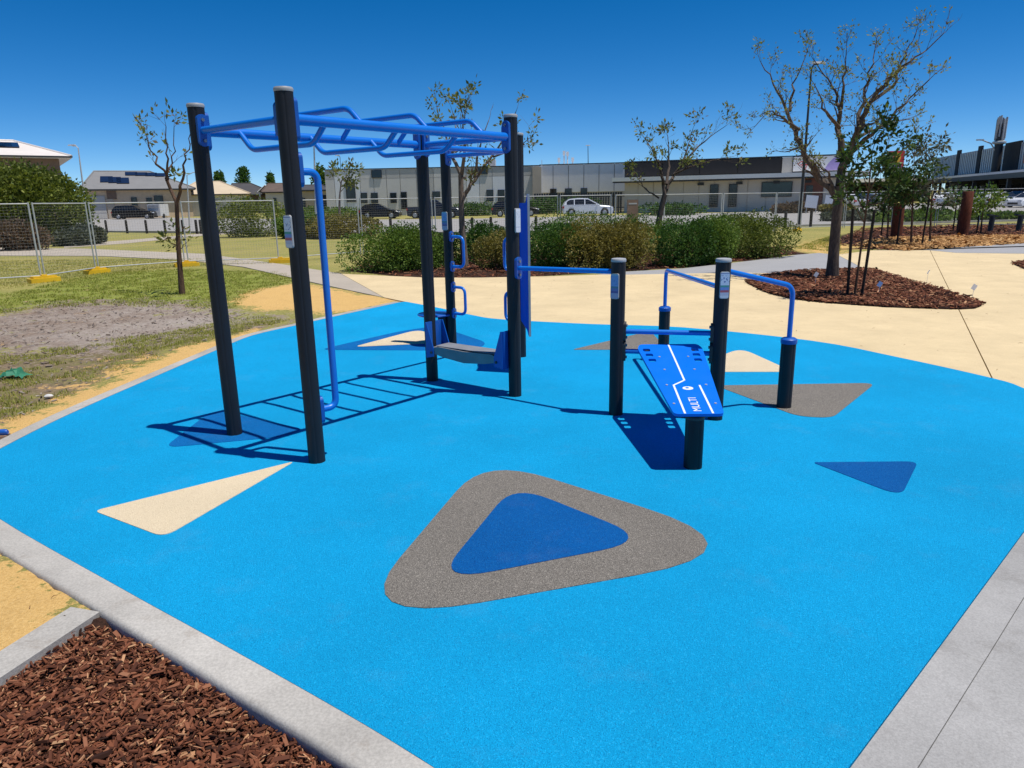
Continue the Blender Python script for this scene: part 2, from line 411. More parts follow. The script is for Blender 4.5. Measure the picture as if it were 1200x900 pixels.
SAND2 = [pg((95, 442), (150, 420), (190, 412), (175, 425), (130, 445)), pg((930, 285), (985, 272), (1030, 285), (980, 298), (930, 298))]
GREEN = pg((-40, 352), (30, 338), (120, 318), (215, 314), (335, 318), (345, 328), (300, 342), (275, 360), (200, 358), (120, 356), (40, 360), (-40, 372))
BED_TREE = pg((872, 330), (905, 321), (945, 317), (1020, 315), (1155, 356), (1140, 363), (1040, 360), (945, 353), (900, 344))
BED_HEDGE = pg((405, 316), (455, 321.5), (500, 323.8), (560, 323.8), (640, 322), (720, 317), (800, 312.5), (880, 304), (935, 297), (925, 288), (800, 290), (640, 296), (450, 300))
BED_STAKE = pg((975, 283), (995, 274), (1010, 267), (1100, 264), (1190, 262), (1240, 262), (1240, 275), (1190, 276), (1085, 279), (1095, 287), (1120, 290), (1060, 294), (1000, 291))
CHIPS = pg((1000, 287), (1040, 279), (1200, 276), (1320, 276), (1320, 284), (1200, 285), (1120, 290), (1060, 294))
BED_SIDE = pg((1186, 309), (1215, 303), (1300, 302), (1300, 330), (1210, 319))

fx = np.concatenate([-np.geomspace(900, 17, 34), np.arange(-16.5, 3.01, .11), np.geomspace(3.4, 900, 40)])
fy = np.concatenate([[-300, -80, -20, -6, -2, 0], np.arange(.5, 24, .11), np.geomspace(24.5, 1500, 46)])
X, Y = np.meshgrid(fx, fy)
sand = np.maximum.reduce([in_dist(p, X, Y) for p in SAND])
s2 = np.maximum.reduce([in_dist(p, X, Y) for p in SAND2])
dirt = in_dist(DIRT, X, Y); green = in_dist(GREEN, X, Y)
beds = np.maximum.reduce([in_dist(p, X, Y) for p in (BED_TREE, BED_HEDGE, BED_STAKE, BED_SIDE)]+[in_dist(mulch_front, X, Y)+.10])
chip = in_dist(CHIPS, X, Y)
sst = lambda d, w: np.clip(d/w*.5+.5, 0, 1)
a_sand = np.maximum(sst(sand, .30), .7*sst(s2, .6)); a_dirt = sst(dirt, .9)
# worn, patchy turf between the bare ground and the edging
WORN = pg((-60, 430), (0, 412), (130, 400), (250, 380), (340, 372), (300, 384), (215, 405), (110, 450), (0, 497), (-60, 525))
a_worn = sst(in_dist(WORN, X, Y), .5); a_green = sst(green, 1.0); a_bed = sst(beds, .06); a_chip = sst(chip, .2)
Z = -.03+.006*np.maximum(0, Y-45)
nz = np.array([noise.noise(Vector((x*1.3, y*1.3, 0)))*.6+noise.noise(Vector((x*5, y*5, 3)))*.3 for x, y in zip(X.ravel(), Y.ravel())]).reshape(X.shape)
near = np.clip((40-Y)/30, 0, 1)
Z = Z+nz*.014*near+.016*np.clip(a_sand, 0, 1)
Z = np.where(in_dist(mulch_front, X, Y) > -.02, -.125+nz*.02, Z)
Z = np.where(in_dist(PAD, X, Y) > -.05, np.minimum(Z, -.055), Z)
ny, nx = X.shape
idx = np.arange(nx*ny).reshape(ny, nx)
faces = np.stack([idx[:-1, :-1], idx[:-1, 1:], idx[1:, 1:], idx[1:, :-1]], -1).reshape(-1, 4)
me = bpy.data.meshes.new('ground'); me.from_pydata(np.stack([X, Y, Z], -1).reshape(-1, 3).tolist(), [], faces.tolist())
for nm, a in (('sand', a_sand), ('dirt', a_dirt), ('worn', a_worn), ('green', a_green), ('bed', a_bed), ('chip', a_chip)):
    me.attributes.new(nm, 'FLOAT', 'POINT').data.foreach_set('value', a.ravel().astype(np.float32))
me.polygons.foreach_set('use_smooth', [True]*len(me.polygons))
t = NT('ground_soil'); co = t.coord()
at_ = lambda n: t.n('ShaderNodeAttribute', attribute_name=n).outputs['Fac']
n1 = t.noise(.35, 6, .6, co); n2 = t.noise(3.0, 7, .7, co); n3 = t.noise(22, 6, .72, co); n4 = t.noise(90, 4, .7, co)
def edge(a, ns, amt, lo=.42, hi=.58):
    v = t.math('ADD', a, t.math('MULTIPLY', t.math('SUBTRACT', ns, .5), amt*1.5)); v = t.math('ADD', v, t.math('MULTIPLY', t.math('SUBTRACT', n3, .5), amt*1.1))
    return t.ramp(v, [(lo, (0, 0, 0)), (hi, (1, 1, 1))])
dry = t.ramp(n3, [(.25, (.16, .145, .04)), (.5, (.31, .27, .085)), (.75, (.46, .385, .15))])
dry = t.mix(t.ramp(n1, [(.4, (0, 0, 0)), (.62, (.55, .55, .55))]), dry, t.ramp(n3, [(.25, (.10, .125, .028)), (.75, (.26, .27, .075))]))
lush = t.ramp(n3, [(.28, (.10, .13, .02)), (.5, (.21, .24, .04)), (.75, (.38, .35, .10))])
c = t.mix(edge(at_('green'), n2, 2.2), dry, lush)
worn = t.mix(t.ramp(n2, [(.40, (0, 0, 0)), (.58, (1, 1, 1))]), t.ramp(n3, [(.3, (.09, .09, .03)), (.7, (.24, .20, .09))]), t.ramp(n3, [(.3, (.13, .09, .06)), (.7, (.30, .22, .14))]))
c = t.mix(edge(at_('worn'), n2, 2.4), c, worn)
soil = t.ramp(n3, [(.25, (.13, .095, .07)), (.5, (.28, .225, .185)), (.75, (.46, .40, .35))])
soil = t.mix(t.ramp(n2, [(.42, (0, 0, 0)), (.62, (.75, .75, .75))]), soil, t.ramp(n3, [(.3, (.09, .06, .04)), (.7, (.26, .18, .13))]))
soil = t.mix(t.ramp(n1, [(.45, (0, 0, 0)), (.65, (.5, .5, .5))]), soil, (.42, .37, .33))
c = t.mix(edge(at_('dirt'), n2, 2.0), c, soil)
snd = t.ramp(n4, [(.25, (.46, .27, .085)), (.5, (.62, .39, .14)), (.8, (.74, .50, .21))])
snd = t.mix(t.ramp(n2, [(.5, (0, 0, 0)), (.75, (.4, .4, .4))]), snd, (.40, .24, .09))
c = t.mix(edge(at_('sand'), n2, 1.6, .40, .56), c, snd)
c = t.mix(edge(at_('chip'), n2, .4), c, t.ramp(n3, [(.3, (.30, .15, .05)), (.7, (.55, .32, .13))]))
c = t.mix(edge(at_('bed'), n3, .25), c, t.ramp(n4, [(.3, (.014, .008, .006)), (.7, (.07, .033, .022))]))
hh = t.math('ADD', t.math('MULTIPLY', n3, 1.0), t.math('MULTIPLY', n4, .45))
me.materials.append(t.fin(c, .95, 0, t.bump(hh, .7, .03), .15))
ground = link('ground', me); struct(ground)

# ---- sheets of paving
def sheet(poly, top, mat, name, parent=None, follow=False, thick=.05, kind='structure'):
    bm = bmesh.new(); vs = [bm.verts.new((p[0], p[1], top)) for p in poly]; f = bm.faces.new(vs); f.normal_update()
    if f.normal.z < 0: f.normal_flip()
    bmesh.ops.triangulate(bm, faces=bm.faces[:])
    if follow:
        for Yc in (45,):
            bmesh.ops.bisect_plane(bm, geom=bm.verts[:]+bm.edges[:]+bm.faces[:], plane_co=(0, Yc, 0), plane_no=(0, 1, 0))
        for v in bm.verts: v.co.z += fz(v.co.y)+.03
    ext = bmesh.ops.extrude_face_region(bm, geom=bm.faces[:])
    for g in ext['geom']:
        if isinstance(g, bmesh.types.BMVert): g.co.z -= thick
    bmesh.ops.recalc_face_normals(bm, faces=bm.faces[:])
    me = bpy.data.meshes.new(name); bm.to_mesh(me); bm.free(); me.materials.append(M[mat])
    o = link(name, me, parent)
    if kind and not parent: struct(o, kind)
    return o
def slabs(poly, top, mat, name, origin, d, width, joint=.012, lo=-12, hi=12):
    """poly cast in parallel bays with open joints"""
    par = empty(name); struct(par)
    d = Vector(d).normalized(); n = Vector((-d.y, d.x, 0))
    for k in range(lo, hi):
        bm = bmesh.new(); vs = [bm.verts.new((p[0], p[1], top)) for p in poly]; bm.faces.new(vs).normal_update()
        bmesh.ops.triangulate(bm, faces=bm.faces[:])
        for o, no in ((k*width+joint/2, -n), ((k+1)*width-joint/2, n)):
            if not bm.faces: break
            bmesh.ops.bisect_plane(bm, geom=bm.verts[:]+bm.edges[:]+bm.faces[:], plane_co=Vector(origin)+n*o, plane_no=no, clear_outer=True)
        if not bm.faces or sum(f.calc_area() for f in bm.faces) < .01: bm.free(); continue
        ext = bmesh.ops.extrude_face_region(bm, geom=bm.faces[:])
        for g in ext['geom']:
            if isinstance(g, bmesh.types.BMVert): g.co.z -= .05
        bmesh.ops.recalc_face_normals(bm, faces=bm.faces[:])
        me = bpy.data.meshes.new('concrete_bay'); bm.to_mesh(me); bm.free(); me.materials.append(M[mat])
        link('concrete_bay', me, par)
    return par
edge_ur = [tuple(Vector(p)) for p in offset_line(right_top, .012)]
CREAM = [tuple(p) for p in edge_ur] + [(4.25, 4.55), (6.5, 3.0), (30, 6), (30, 17.5)] + \
    pg((1200, 297), (1120, 296), (1088, 293), (1024, 293), (981, 298), (1012, 314), (945, 316), (905, 320), (870, 319), (735, 321.5), (700, 321.5), (640, 323.5), (560, 325), (500, 325), (455, 323)) + \
    pg((400, 320.5), (450, 348))
# keep the tree bed open
bedL = pg((872, 330), (900, 344), (945, 353), (1040, 360), (1140, 363), (1155, 356), (1020, 315))
ja, jb = gp(1163, 443), gp(1125, 365)
slabs([p for p in CREAM], -.006, 'cream_concrete', 'plaza_paving', ja, jb-ja, 14)
BED_SHOW = round_poly(BED_TREE, .35, 5)
bed = MB().prism(BED_SHOW, -.02, .010).build('garden_bed', M['bark_chip']); struct(bed)
bed2 = MB().prism(round_poly(BED_SIDE, .4, 5), -.02, .010).build('garden_bed', M['bark_chip']); struct(bed2)
sheet(pg((700, 321.2), (735, 321.2), (870, 319), (905, 320), (945, 316), (1012, 314), (981, 298), (960, 296), (935, 298), (880, 305), (800, 314), (720, 318.5)), -.010, 'grey_path', 'grey_path')
sheet(pg((1024, 292.6), (1088, 292.6), (1120, 295.7), (1200, 296.7))+[(30, 17.6), (34, 24)]+pg((1200, 284.5), (1120, 289.5), (1060, 293)), -.010, 'grey_path', 'grey_path')
PATH = pg((450, 347.6), (400, 320), (330, 309), (240, 297), (100, 291), (0, 290), (-200, 290), (-200, 301), (0, 299), (120, 299.5), (215, 304), (285, 312), (380, 333))
sheet(PATH, -.012, 'path_concrete', 'footpath')
sheet(pg((75, 286), (150, 281), (240, 273), (330, 268), (330, 270), (240, 275.5), (150, 284.5), (75, 290)), -.014, 'path_concrete', 'footpath')
ROAD = [(-90, 92), (-60, 70), (-28, 51), (-12, 42), (-2, 38.5), (8, 38.5), (17, 40), (32, 42), (52, 41), (90, 40), (160, 60), (160, 125), (90, 116), (60, 104), (38, 84), (28, 73), (10, 69), (-3, 67), (-14, 70), (-24, 78), (-54, 106), (-85, 130)]
sheet(ROAD, -.016, 'road_asphalt', 'road', follow=True)
# kerb of the road on the lawn side
kl = ROAD[1:10]; ko = offset_line(kl, -.15)
m = MB()
for i in range(len(kl)-1):
    z = fz(kl[i][1])
    m.prism([kl[i], kl[i+1], ko[i+1], ko[i]], -.05+z, .11+z)
struct(m.build('road_kerb', M['kerb_concrete']))
# the grey apron beside the pad: an edge strip and the slab behind it
e0 = [Vector(p).to_3d() for p in ((3.70, 4.35), tuple(pad_lr[2]), tuple(pad_lr[1]), tuple(pad_lr[0]), (.55, 1.30))]
def off(line, d):
    return offset_line([tuple(p[:2]) for p in line], d)
g1 = off(e0, .003); g2 = off(e0, .138); g3 = off(e0, .1405); g4 = off(e0, 3.2)
m = MB().prism(g1+list(reversed(g2)), -.08, -.003); struct(m.build('edge_strip', M['grey_concrete']))
slabs(g3+list(reversed(g4)), -.004, 'grey_concrete', 'concrete_apron', (-6, -6, 0), (1, -1, 0), 30, .006, -1, 1)

# ---- loose cover: bark mulch, wood chips, grass
def rand_in(poly, n, r, jit=0):
    xs = [p[0] for p in poly]; ys = [p[1] for p in poly]; out = []
    while len(out) < n:
        q = np.array([(r.uniform(min(xs), max(xs)), r.uniform(min(ys), max(ys))) for _ in range(n)])
        d = in_dist(poly, q[:, 0], q[:, 1]); out += [tuple(a) for a in q[d > jit]]
    return out[:n]
def chips(name, poly, n, size, zb, mat, seed, spread=.03, hump=None, label=None, cat=None):
    r = random.Random(seed); m = MB()
    for x, y in rand_in(poly, n, r, -.01):
        L = size*r.uniform(.35, 1.0)*(1.7 if r.random() < .12 else 1); w = L*r.uniform(.09, .42); h = min(.010, L*.14)*r.uniform(.5, 1.3)
        tn = min(1, max(0, r.gauss(.40, .22)))
        if r.random() < .08: tn = r.uniform(.8, 1); w = L*.14
        q = Matrix.Rotation(r.uniform(0, 6.28), 4, 'Z') @ Matrix.Rotation(r.gauss(0, .38), 4, 'X') @ Matrix.Rotation(r.gauss(0, .28), 4, 'Y')
        z = zb+r.uniform(0, spread)+(hump(x, y) if hump else 0)
        T = Matrix.Translation((x, y, z)) @ q
        vs = [(-L/2, -w/2*r.uniform(.3, 1), 0), (L/2*r.uniform(.6, 1), -w/2, 0), (L/2, w/2*r.uniform(.2, 1), 0), (-L/2*r.uniform(.5, 1), w/2, 0)]
        V = [T @ Vector(v) for v in vs]+[T @ Vector((v[0]*.85, v[1]*.8, h)) for v in vs]
        m.add(V, [(4, 5, 6, 7), (0, 1, 5, 4), (1, 2, 6, 5), (2, 3, 7, 6), (3, 0, 4, 7)], tn)
    o = m.build(name, M[mat]); struct(o, 'stuff')
    if label: o['label'] = label; o['category'] = cat
    return o
chips('bark_mulch', mulch_front, 62000, .038, -.085, 'bark_chip', 1, .05, lambda x, y: .03*noise.noise(Vector((x*4, y*4, 0))), 'dark red brown bark mulch in the corner behind the kerb', 'mulch')
chips('bark_mulch', BED_SHOW, 9000, .12, .008, 'bark_chip', 2, .03, None, 'dark bark mulch in the bed around the wide spreading tree', 'mulch')
chips('bark_mulch', BED_HEDGE, 5000, .14, -.03, 'bark_chip', 3, .04, None, 'reddish bark mulch strip under the hedge shrubs', 'mulch')
chips('bark_mulch', BED_STAKE, 3500, .22, -.03, 'bark_chip', 4, .05, None, 'dark mulch under the staked young trees', 'mulch')
chips('bark_mulch', BED_SIDE, 2500, .14, .008, 'bark_chip', 5, .03, None, 'dark mulch tip reaching in beside the cream paving', 'mulch')
chips('soil_clods', DIRT, 1500, .055, -.026, 'soil_clod', 32, .012, None, 'small grey clods and stones on the bare soil patch', 'clods')
chips('soil_clods', WORN, 500, .05, -.026, 'soil_clod', 33, .01, None, 'small brown clods in the patchy turf', 'clods')
chips('wood_chips', CHIPS, 6000, .22, -.03, 'wood_chip', 6, .09, None, 'orange wood chips spread behind the grey path', 'wood chips')
def grass(name, poly, n, hmin, hmax, tone, seed, label, wd=.006, clump=0.0, avoid=None):
    r = random.Random(seed); m = MB()
    for x, y in rand_in(poly, n, r):
        if clump and noise.noise(Vector((x*2.2, y*2.2, 7)))+.5*noise.noise(Vector((x*7, y*7, 1))) < clump: continue
        if avoid and any(in_dist(a, np.array([x]), np.array([y]))[0] > 0 for a in avoid): continue
        for k in range(2):
            a = r.uniform(0, 6.28); h = r.uniform(hmin, hmax); b = r.uniform(.2, 1.1)*h; w = wd*r.uniform(.6, 1.4)
            xx, yy = x+r.uniform(-.02, .02), y+r.uniform(-.02, .02); ca, sa = math.cos(a), math.sin(a)
            tn = min(1, max(0, r.gauss(tone, .2)))
            m.add([(xx-sa*w, yy+ca*w, -.035), (xx+sa*w, yy-ca*w, -.035), (xx+ca*b, yy+sa*b, -.03+h)], [(0, 1, 2)], tn)
    o = m.build(name, M['grass_blade']); struct(o, 'stuff'); o['label'] = label; o['category'] = 'grass'; return o
grass('lawn_grass', GREEN, 20000, .015, .045, .5, 11, 'green watered turf in front of the wire fence', .006, -.22)
grass('lawn_grass', WORN, 15000, .012, .04, .62, 12, 'thin patchy turf between bare soil and sand', .004, .02)
grass('lawn_grass', pg((-60, 345), (0, 338), (40, 333), (110, 322), (215, 312), (330, 308), (250, 302), (100, 303), (0, 305), (-100, 310)), 14000, .02, .05, .75, 13, 'straw coloured dry lawn along the wire fence', .007, -.3)
grass('lawn_grass', pg((120, 395), (190, 388), (270, 372), (310, 368), (330, 372), (255, 392), (180, 408)), 3000, .012, .035, .6, 14, 'scattered tufts at the edge of the bare soil', .004, .0)
grass('lawn_grass', pg((930, 290), (985, 272), (985, 295)), 3000, .03, .07, .55, 15, 'yellow green grass beside the spreading tree', .008, -.3)
# crumbs on the sand and bare soil
def crumbs(name, poly, n, seed, label, z=-.014):
    r = random.Random(seed); m = MB()
    for x, y in rand_in(poly, n, r):
        L = r.uniform(.01, .05); a = r.uniform(0, 6.28)
        m.tube([(x, y, z-.002), (x+L*.5*math.cos(a), y+L*.5*math.sin(a), z+.008), (x+L*math.cos(a+.4), y+L*math.sin(a+.4), z+.002)], [.001, .0016, .0008], 3, False, r.uniform(.1, .6))
    o = m.build(name, M['bark_chip']); struct(o, 'stuff'); o['label'] = label; o['category'] = 'debris'
crumbs('plant_litter', CREAM, 500, 24, 'odd dry leaf bits blown onto the cream paving', 0)
crumbs('plant_litter', sand_front, 260, 21, 'dry plant litter strewn on the yellow sand by the kerb')
crumbs('plant_litter', DIRT, 500, 22, 'dry plant litter strewn on the bare grey soil')
# ================================================================== EXERCISE EQUIPMENT
A, B, C, D = Vector((-2.018, 4.936, 0)), Vector((-1.265, 4.338, 0)), Vector((-.738, 6.443, 0)), Vector((.026, 5.85, 0))
E_, F_, G_, H_ = Vector((-.686, 8.155, 0)), Vector((.103, 7.419, 0)), Vector((.794, 5.259, 0)), Vector((1.510, 5.088, 0))
RB, LB = Vector((2.125, 5.361, 0)), Vector((1.545, 7.107, 0))
UP = Vector((0, 0, 1)); HT, HS, PR = 2.228, 1.162, .053
def flute(t):                                       # extruded post with four shallow slots
    d = min(abs(((t-R(20)-k*math.pi/2+math.pi) % (2*math.pi))-math.pi) for k in range(4)); return .93 if d < .09 else 1
def post(p, h, parent, r=PR, cap='cap_grey', name='post'):
    o = MB().lathe((0, 0, 0), [(r, -.05), (r, h)], 40, None, flute).build(name, M['post_grey'], parent, True); o.location = p
    c = MB().lathe((0, 0, h), [(r*1.03, -.004), (r*1.05, .004), (r*1.05, .012), (r*.96, .020), (r*.5, .023)], 28).build('cap', M[cap], o, True)
    return o
def bracket(p, dirv, z, post_o, h=.11, w=.036, mat='blue_bracket', base=None):
    """oval flange on a post, facing dirv, with two bolts"""
    d = Vector(dirv).normalized(); s = UP.cross(d); base = base if base is not None else Vector(p)
    loc = d*(PR-.012)+UP*z
    poly = []
    for k in range(24):
        t = 2*math.pi*k/24; poly.append((w*math.cos(t), (h-w)*(1 if math.sin(t) > 0 else -1)*(abs(math.sin(t)) > .02)+w*math.sin(t)))
    o = MB().extr(poly, loc, s, UP, d, 0, .024).build('flange', M[mat], post_o, False)
    for q in (-1, 1):
        b = loc+UP*q*(h-w)+d*.024
        MB().tube([b-d*.002, b+d*.010], .011, 8).build('bolt', M['bolt_steel'], o, True)
    return o
def bar(path, r, name, mat, parent, n=14):
    return MB().tube(path, r, n).build(name, M[mat], parent, True)
def plate(p, dirv, z, h, w, mat, parent, name='information_plate', off=.003, tilt=0):
    d = Vector(dirv).normalized(); s = UP.cross(d); n = 6
    pts = round_poly([(-w/2, -h/2), (w/2, -h/2), (w/2, h/2), (-w/2, h/2)], w*.25, 4)
    o = MB().extr(pts, d*(PR+off)+UP*z, s, UP, d, -.006, .006).build('plate_backing', M['cap_grey'], parent)
    pts = round_poly([(-w/2*.9, -h/2*.96), (w/2*.9, -h/2*.96), (w/2*.9, h/2*.96), (-w/2*.9, h/2*.96)], w*.22, 4)
    MB().extr(pts, d*(PR+off)+UP*z, s, UP, d, .006, .0075).build('printed_face', M[mat], o)
    return o
fr = tag(empty('monkey_bar_frame'), 'blue monkey bar ladder on six charcoal posts with climbing panel and step', 'climbing frame')
po = {k: post(p, HT, fr) for k, p in dict(a=A, b=B, c=C, d=D, e=E_, f=F_).items()}
ZR = 2.08
al = (C-A).normalized(); cr = (B-A).normalized()
for p, q, ka, kb in ((A, C, 'a', 'c'), (B, D, 'b', 'd')):
    bar([p+al*PR*.9+UP*ZR, q-al*PR*.9+UP*ZR], .0315, 'rail', 'blue_paint', fr, 18)
    bracket(p, al, ZR, po[ka], .12, .034); bracket(q, -al, ZR, po[kb], .12, .034)
for k in range(6):
    t_ = (k+1)/7; a0 = A.lerp(C, t_)+UP*ZR+cr*.02; b0 = B.lerp(D, t_)+UP*ZR-cr*.02; s = -1 if k % 2 == 0 else 1
    pth = fillet([a0, a0+cr*.13+UP*s*.115, b0-cr*.13+UP*s*.115, b0], .05, 5)
    bar(pth, .0185, 'rung', 'blue_paint', fr)
for p, q, ka, kb in ((A, B, 'a', 'b'), (C, D, 'c', 'd'), (E_, F_, 'e', 'f'), (C, F_, None, None)):
    d = (q-p).normalized(); zz = ZR+(0 if ka != 'e' else .005)-(.012 if ka is None else 0)
    bar([p+d*PR*.9+UP*zz, q-d*PR*.9+UP*zz], .0235, 'cross_bar', 'blue_paint', fr)
    if ka: bracket(p, d, zz, po[ka], .10); bracket(q, -d, zz, po[kb], .10)
# swing-round pole on post b
d = Vector((.75, .66, 0)).normalized(); out = B+d*.165
pole = bar(fillet([B+d*.045+UP*1.79, out+UP*1.79, out+UP*.335, B+d*.045+UP*.335], .13, 8), .0215, 'pole', 'blue_paint', fr, 16)
bracket(B, d, 1.80, po['b'], .10); bracket(B, d, .335, po['b'], .09)
plate(B, (-.55, -.85, 0), 1.45, .19, .062, 'plate_print', po['b'])
plate(E_, (-.45, -.9, 0), 1.40, .20, .07, 'plate_blue', po['e'])
plate(D, (.75, -.66, 0), 1.45, .19, .06, 'plate_white', po['d'])
# chin-up bar from post d to the short post
d = (G_-D).normalized()
bar([D+d*PR*.9+UP*1.075, G_-d*PR*.9+UP*1.085], .0185, 'chin_up_bar', 'blue_paint', fr)
bracket(D, d, 1.075, po['d'], .09)
# D shaped hand grips between posts e and f
d = (F_-E_).normalized()
for p, dd, key in ((E_, d, 'e'), (F_, -d, 'f')):
    for z0, z1 in ((.90, 1.23), (.37, .67)):
        q = p+dd*.045; g = dd*(.20 if key == 'e' else .17)
        bar(fillet([q+UP*z1, q+g+UP*z1, q+g+UP*z0, q+UP*z0], .075, 6), .0165, 'hand_grip', 'blue_paint', fr)
        bracket(p, dd, z1, po[key], .06, .028); bracket(p, dd, z0, po[key], .06, .028)
# climbing panel beside post f
n0, n1 = Vector((.178, 6.62, 0)), Vector((.115, 7.36, 0)); pd = (n1-n0); Lp = pd.length; pd.normalize(); pn = UP.cross(pd)
pts = round_poly([(0, .36), (Lp*.18, .40), (Lp, .40), (Lp, 1.58), (Lp*.18, 1.58), (0, 1.665)], [.02, .06, .05, .05, .06, .02], 3)
pan = MB().extr(pts, n0, pd, UP, pn, -.011, .011).build('climbing_panel', M['navy_panel'], fr)
MB().extr([(0, .362), (.004, .362), (.004, 1.66), (0, 1.66)], n0-pd*.006, pd, UP, pn, -.010, .010).build('edge_strip', M['cap_grey'], pan)  # pale strip: sunlight on the panel's front edge, put into the colour
for z in (.62, 1.38):
    MB().box(F_+UP*z+Vector((.028, -.02, 0)), (.085, .05, .05)).build('panel_clamp', M['dark_metal'], pan)
# step between posts c and d
d = (D-C).normalized(); n = UP.cross(d); L = (D-C).length
x0, x1 = .085, L-.085
top = [(x0, .335), (x0+.1, .352), (L*.5, .342), (x1-.1, .352), (x1, .335)]
bot = [(x1, .295), (x1-.16, .262), (L*.5, .240), (x0+.16, .262), (x0, .295)]
st = MB().extr(list(reversed(top+bot)), C, d, UP, n, -.10, .10).build('step', M['step_grey'], fr)
MB().extr([(x0+.06, .353), (x1-.06, .353), (x1-.06, .358), (x0+.06, .358)], C, d, UP, n, -.085, .085).build('tread_mat', M['step_grey'], st)
for p, dd in ((C, d), (D, -d)):
    tri = [(.045, .24), (.135, .26), (.135, .335), (.060, .56), (.045, .56)]
    for sgn in (-1, 1):
        o = MB().extr(tri, p+n*sgn*.106, dd, UP, n, -.005, .005).build('step_bracket', M['blue_bracket'], fr)
        q = p+dd*.11+UP*.295+n*sgn*.111
        MB().tube([q, q+n*sgn*.008], .012, 8).build('bolt', M['dark_metal'], o, True)
    MB().extr([(.035, .24), (.048, .24), (.048, .56), (.035, .56)], p, dd, UP, n, -.10, .10).build('bracket_plate', M['blue_bracket'], fr)
# ---- round blue seat behind
so = gp(520, 403.5); so.z = 0
sl = tag(empty('balance_stool', so), 'round blue disc on a short charcoal post behind the step', 'stool')
post(Vector((0, 0, 0)), .335, sl, .056, 'blue_bracket')
MB().lathe((-.09, .02, .352), [(.05, -.012), (.19, -.012), (.2, -.004), (.2, .004), (.19, .012), (.05, .014)], 36).build('disc', M['blue_bracket'], sl, True)
# ---- dip station
dp = tag(empty('dip_bar_station'), 'two short charcoal posts with cross bars and bent blue hand rails on bollards', 'dip bars')
pg_ = post(G_, HS, dp); ph = post(H_, HS, dp)
d = (H_-G_).normalized()
for z in (.645, .495):
    bar([G_+d*.05+UP*z, H_-d*.05+UP*z], .0185, 'cross_bar', 'blue_paint', dp)
    for p, dd, o in ((G_, d, pg_), (H_, -d, ph)):
        bracket(p, dd, z, o, .075, .03, 'dark_metal')
plate(G_, (-.55, -.83, 0), .985, .185, .064, 'plate_blue', pg_)
plate(H_, (-.02, -1, 0), 1.0, .19, .066, 'plate_print', ph)
for base, zh, zt in ((RB, 1.09, .945), (LB, .972, .912)):
    b = post(base, .525, dp, .055, 'blue_bracket', 'bollard')
    dd = (base-H_).normalized()
    bar(fillet([H_+dd*.045+UP*zh, base+UP*zt, base+UP*.52], .085, 8), .0185, 'hand_rail', 'blue_paint', dp, 16)
    MB().lathe(base, [(.060, .508), (.061, .512), (.061, .540), (.045, .552), (.020, .555)], 28).build('collar', M['blue_bracket'], dp, True)
# ---- sit-up bench
bf0, bf1 = gp(745.5, 403.5, .556), gp(820.5, 403, .556); bn0, bn1 = gp(790, 485, .365), gp(849, 485, .365)
bn = tag(empty('sit_up_bench'), 'blue tapered sit-up board with white lines sloping down to a short post', 'exercise bench')
fm, nm_ = (bf0+bf1)/2, (bn0+bn1)/2
ay = (fm-nm_); Lb = ay.length; ay.normalize(); ax = (bf1-bf0); ax = (ax-ay*ax.dot(ay)).normalized(); an = ax.cross(ay)
wf, wn = (bf1-bf0).length/2, (bn1-bn0).length/2
outline = round_poly([(-wn, 0), (wn, 0), (wf, Lb*.93), (wf*.90, Lb), (-wf*.90, Lb), (-wf, Lb*.93)], [.035, .035, .05, .03, .03, .05], 5)
bm = bmesh.new()
# board as a slab with real slots
slots = []
for sx in (-1, 1):
    for k in range(3):
        yy = Lb*(.90-.085*k); hw = wn+(wf-wn)*yy/Lb; slots.append((sx*(hw-.052), yy))
me = MB().extr(outline, nm_, ax, ay, an, -.018, 0).mesh('board', M['blue_board'])
board = link('board', me, bn)
cut = MB()
for x, y in slots: cut.extr(round_poly([(x-.026, y-.027), (x+.026, y-.027), (x+.026, y+.027), (x-.026, y+.027)], .012, 3), nm_, ax, ay, an, -.05, .05)
co_ = cut.build('cutter', M['blue_board'])
for ob_ in (co_, board):
    bm = bmesh.new(); bm.from_mesh(ob_.data); bmesh.ops.recalc_face_normals(bm, faces=bm.faces[:]); bm.to_mesh(ob_.data); bm.free()
bpy.context.view_layer.update(); bo = board.modifiers.new('slots', 'BOOLEAN'); bo.object = co_; bo.solver = 'EXACT'
dg = bpy.context.evaluated_depsgraph_get(); board.data = bpy.data.meshes.new_from_object(board.evaluated_get(dg)); board.modifiers.clear(); board.data.name = 'board'
bpy.data.objects.remove(co_)
def stripe(p, q, w=.012):
    p, q = Vector(p), Vector(q); t = (q-p).normalized(); s = Vector((-t.y, t.x))*w/2
    return MB().extr([tuple(p-s), tuple(q-s), tuple(q+s), tuple(p+s)], nm_, ax, ay, an, .0005, .002).build('painted_line', M['white_paint'], board)
stripe((0, Lb*.995), (0, Lb*.42)); stripe((-.005, Lb*.42), (-.085, Lb*.355)); stripe((-.082, Lb*.355), (-.082, .004)); stripe((.082, Lb*.355), (.082, .004))
for sx in (-1, 1):
    for yy in (.12, .36, .58, .78):
        q = nm_+ax*sx*(.125 if yy < .5 else .10)+ay*Lb*yy
        MB().tube([q, q+an*.004], .008, 8).build('screw', M['cap_grey'], board, True)
cu = bpy.data.curves.new('lettering', 'FONT'); cu.body = 'MULTI'; cu.size = .07; cu.extrude = .0006; cu.align_x = 'LEFT'; cu.align_y = 'CENTER'
tx = bpy.data.objects.new('tmp', cu); COL.objects.link(tx)
dg = bpy.context.evaluated_depsgraph_get(); me = bpy.data.meshes.new_from_object(tx.evaluated_get(dg)); bpy.data.objects.remove(tx)
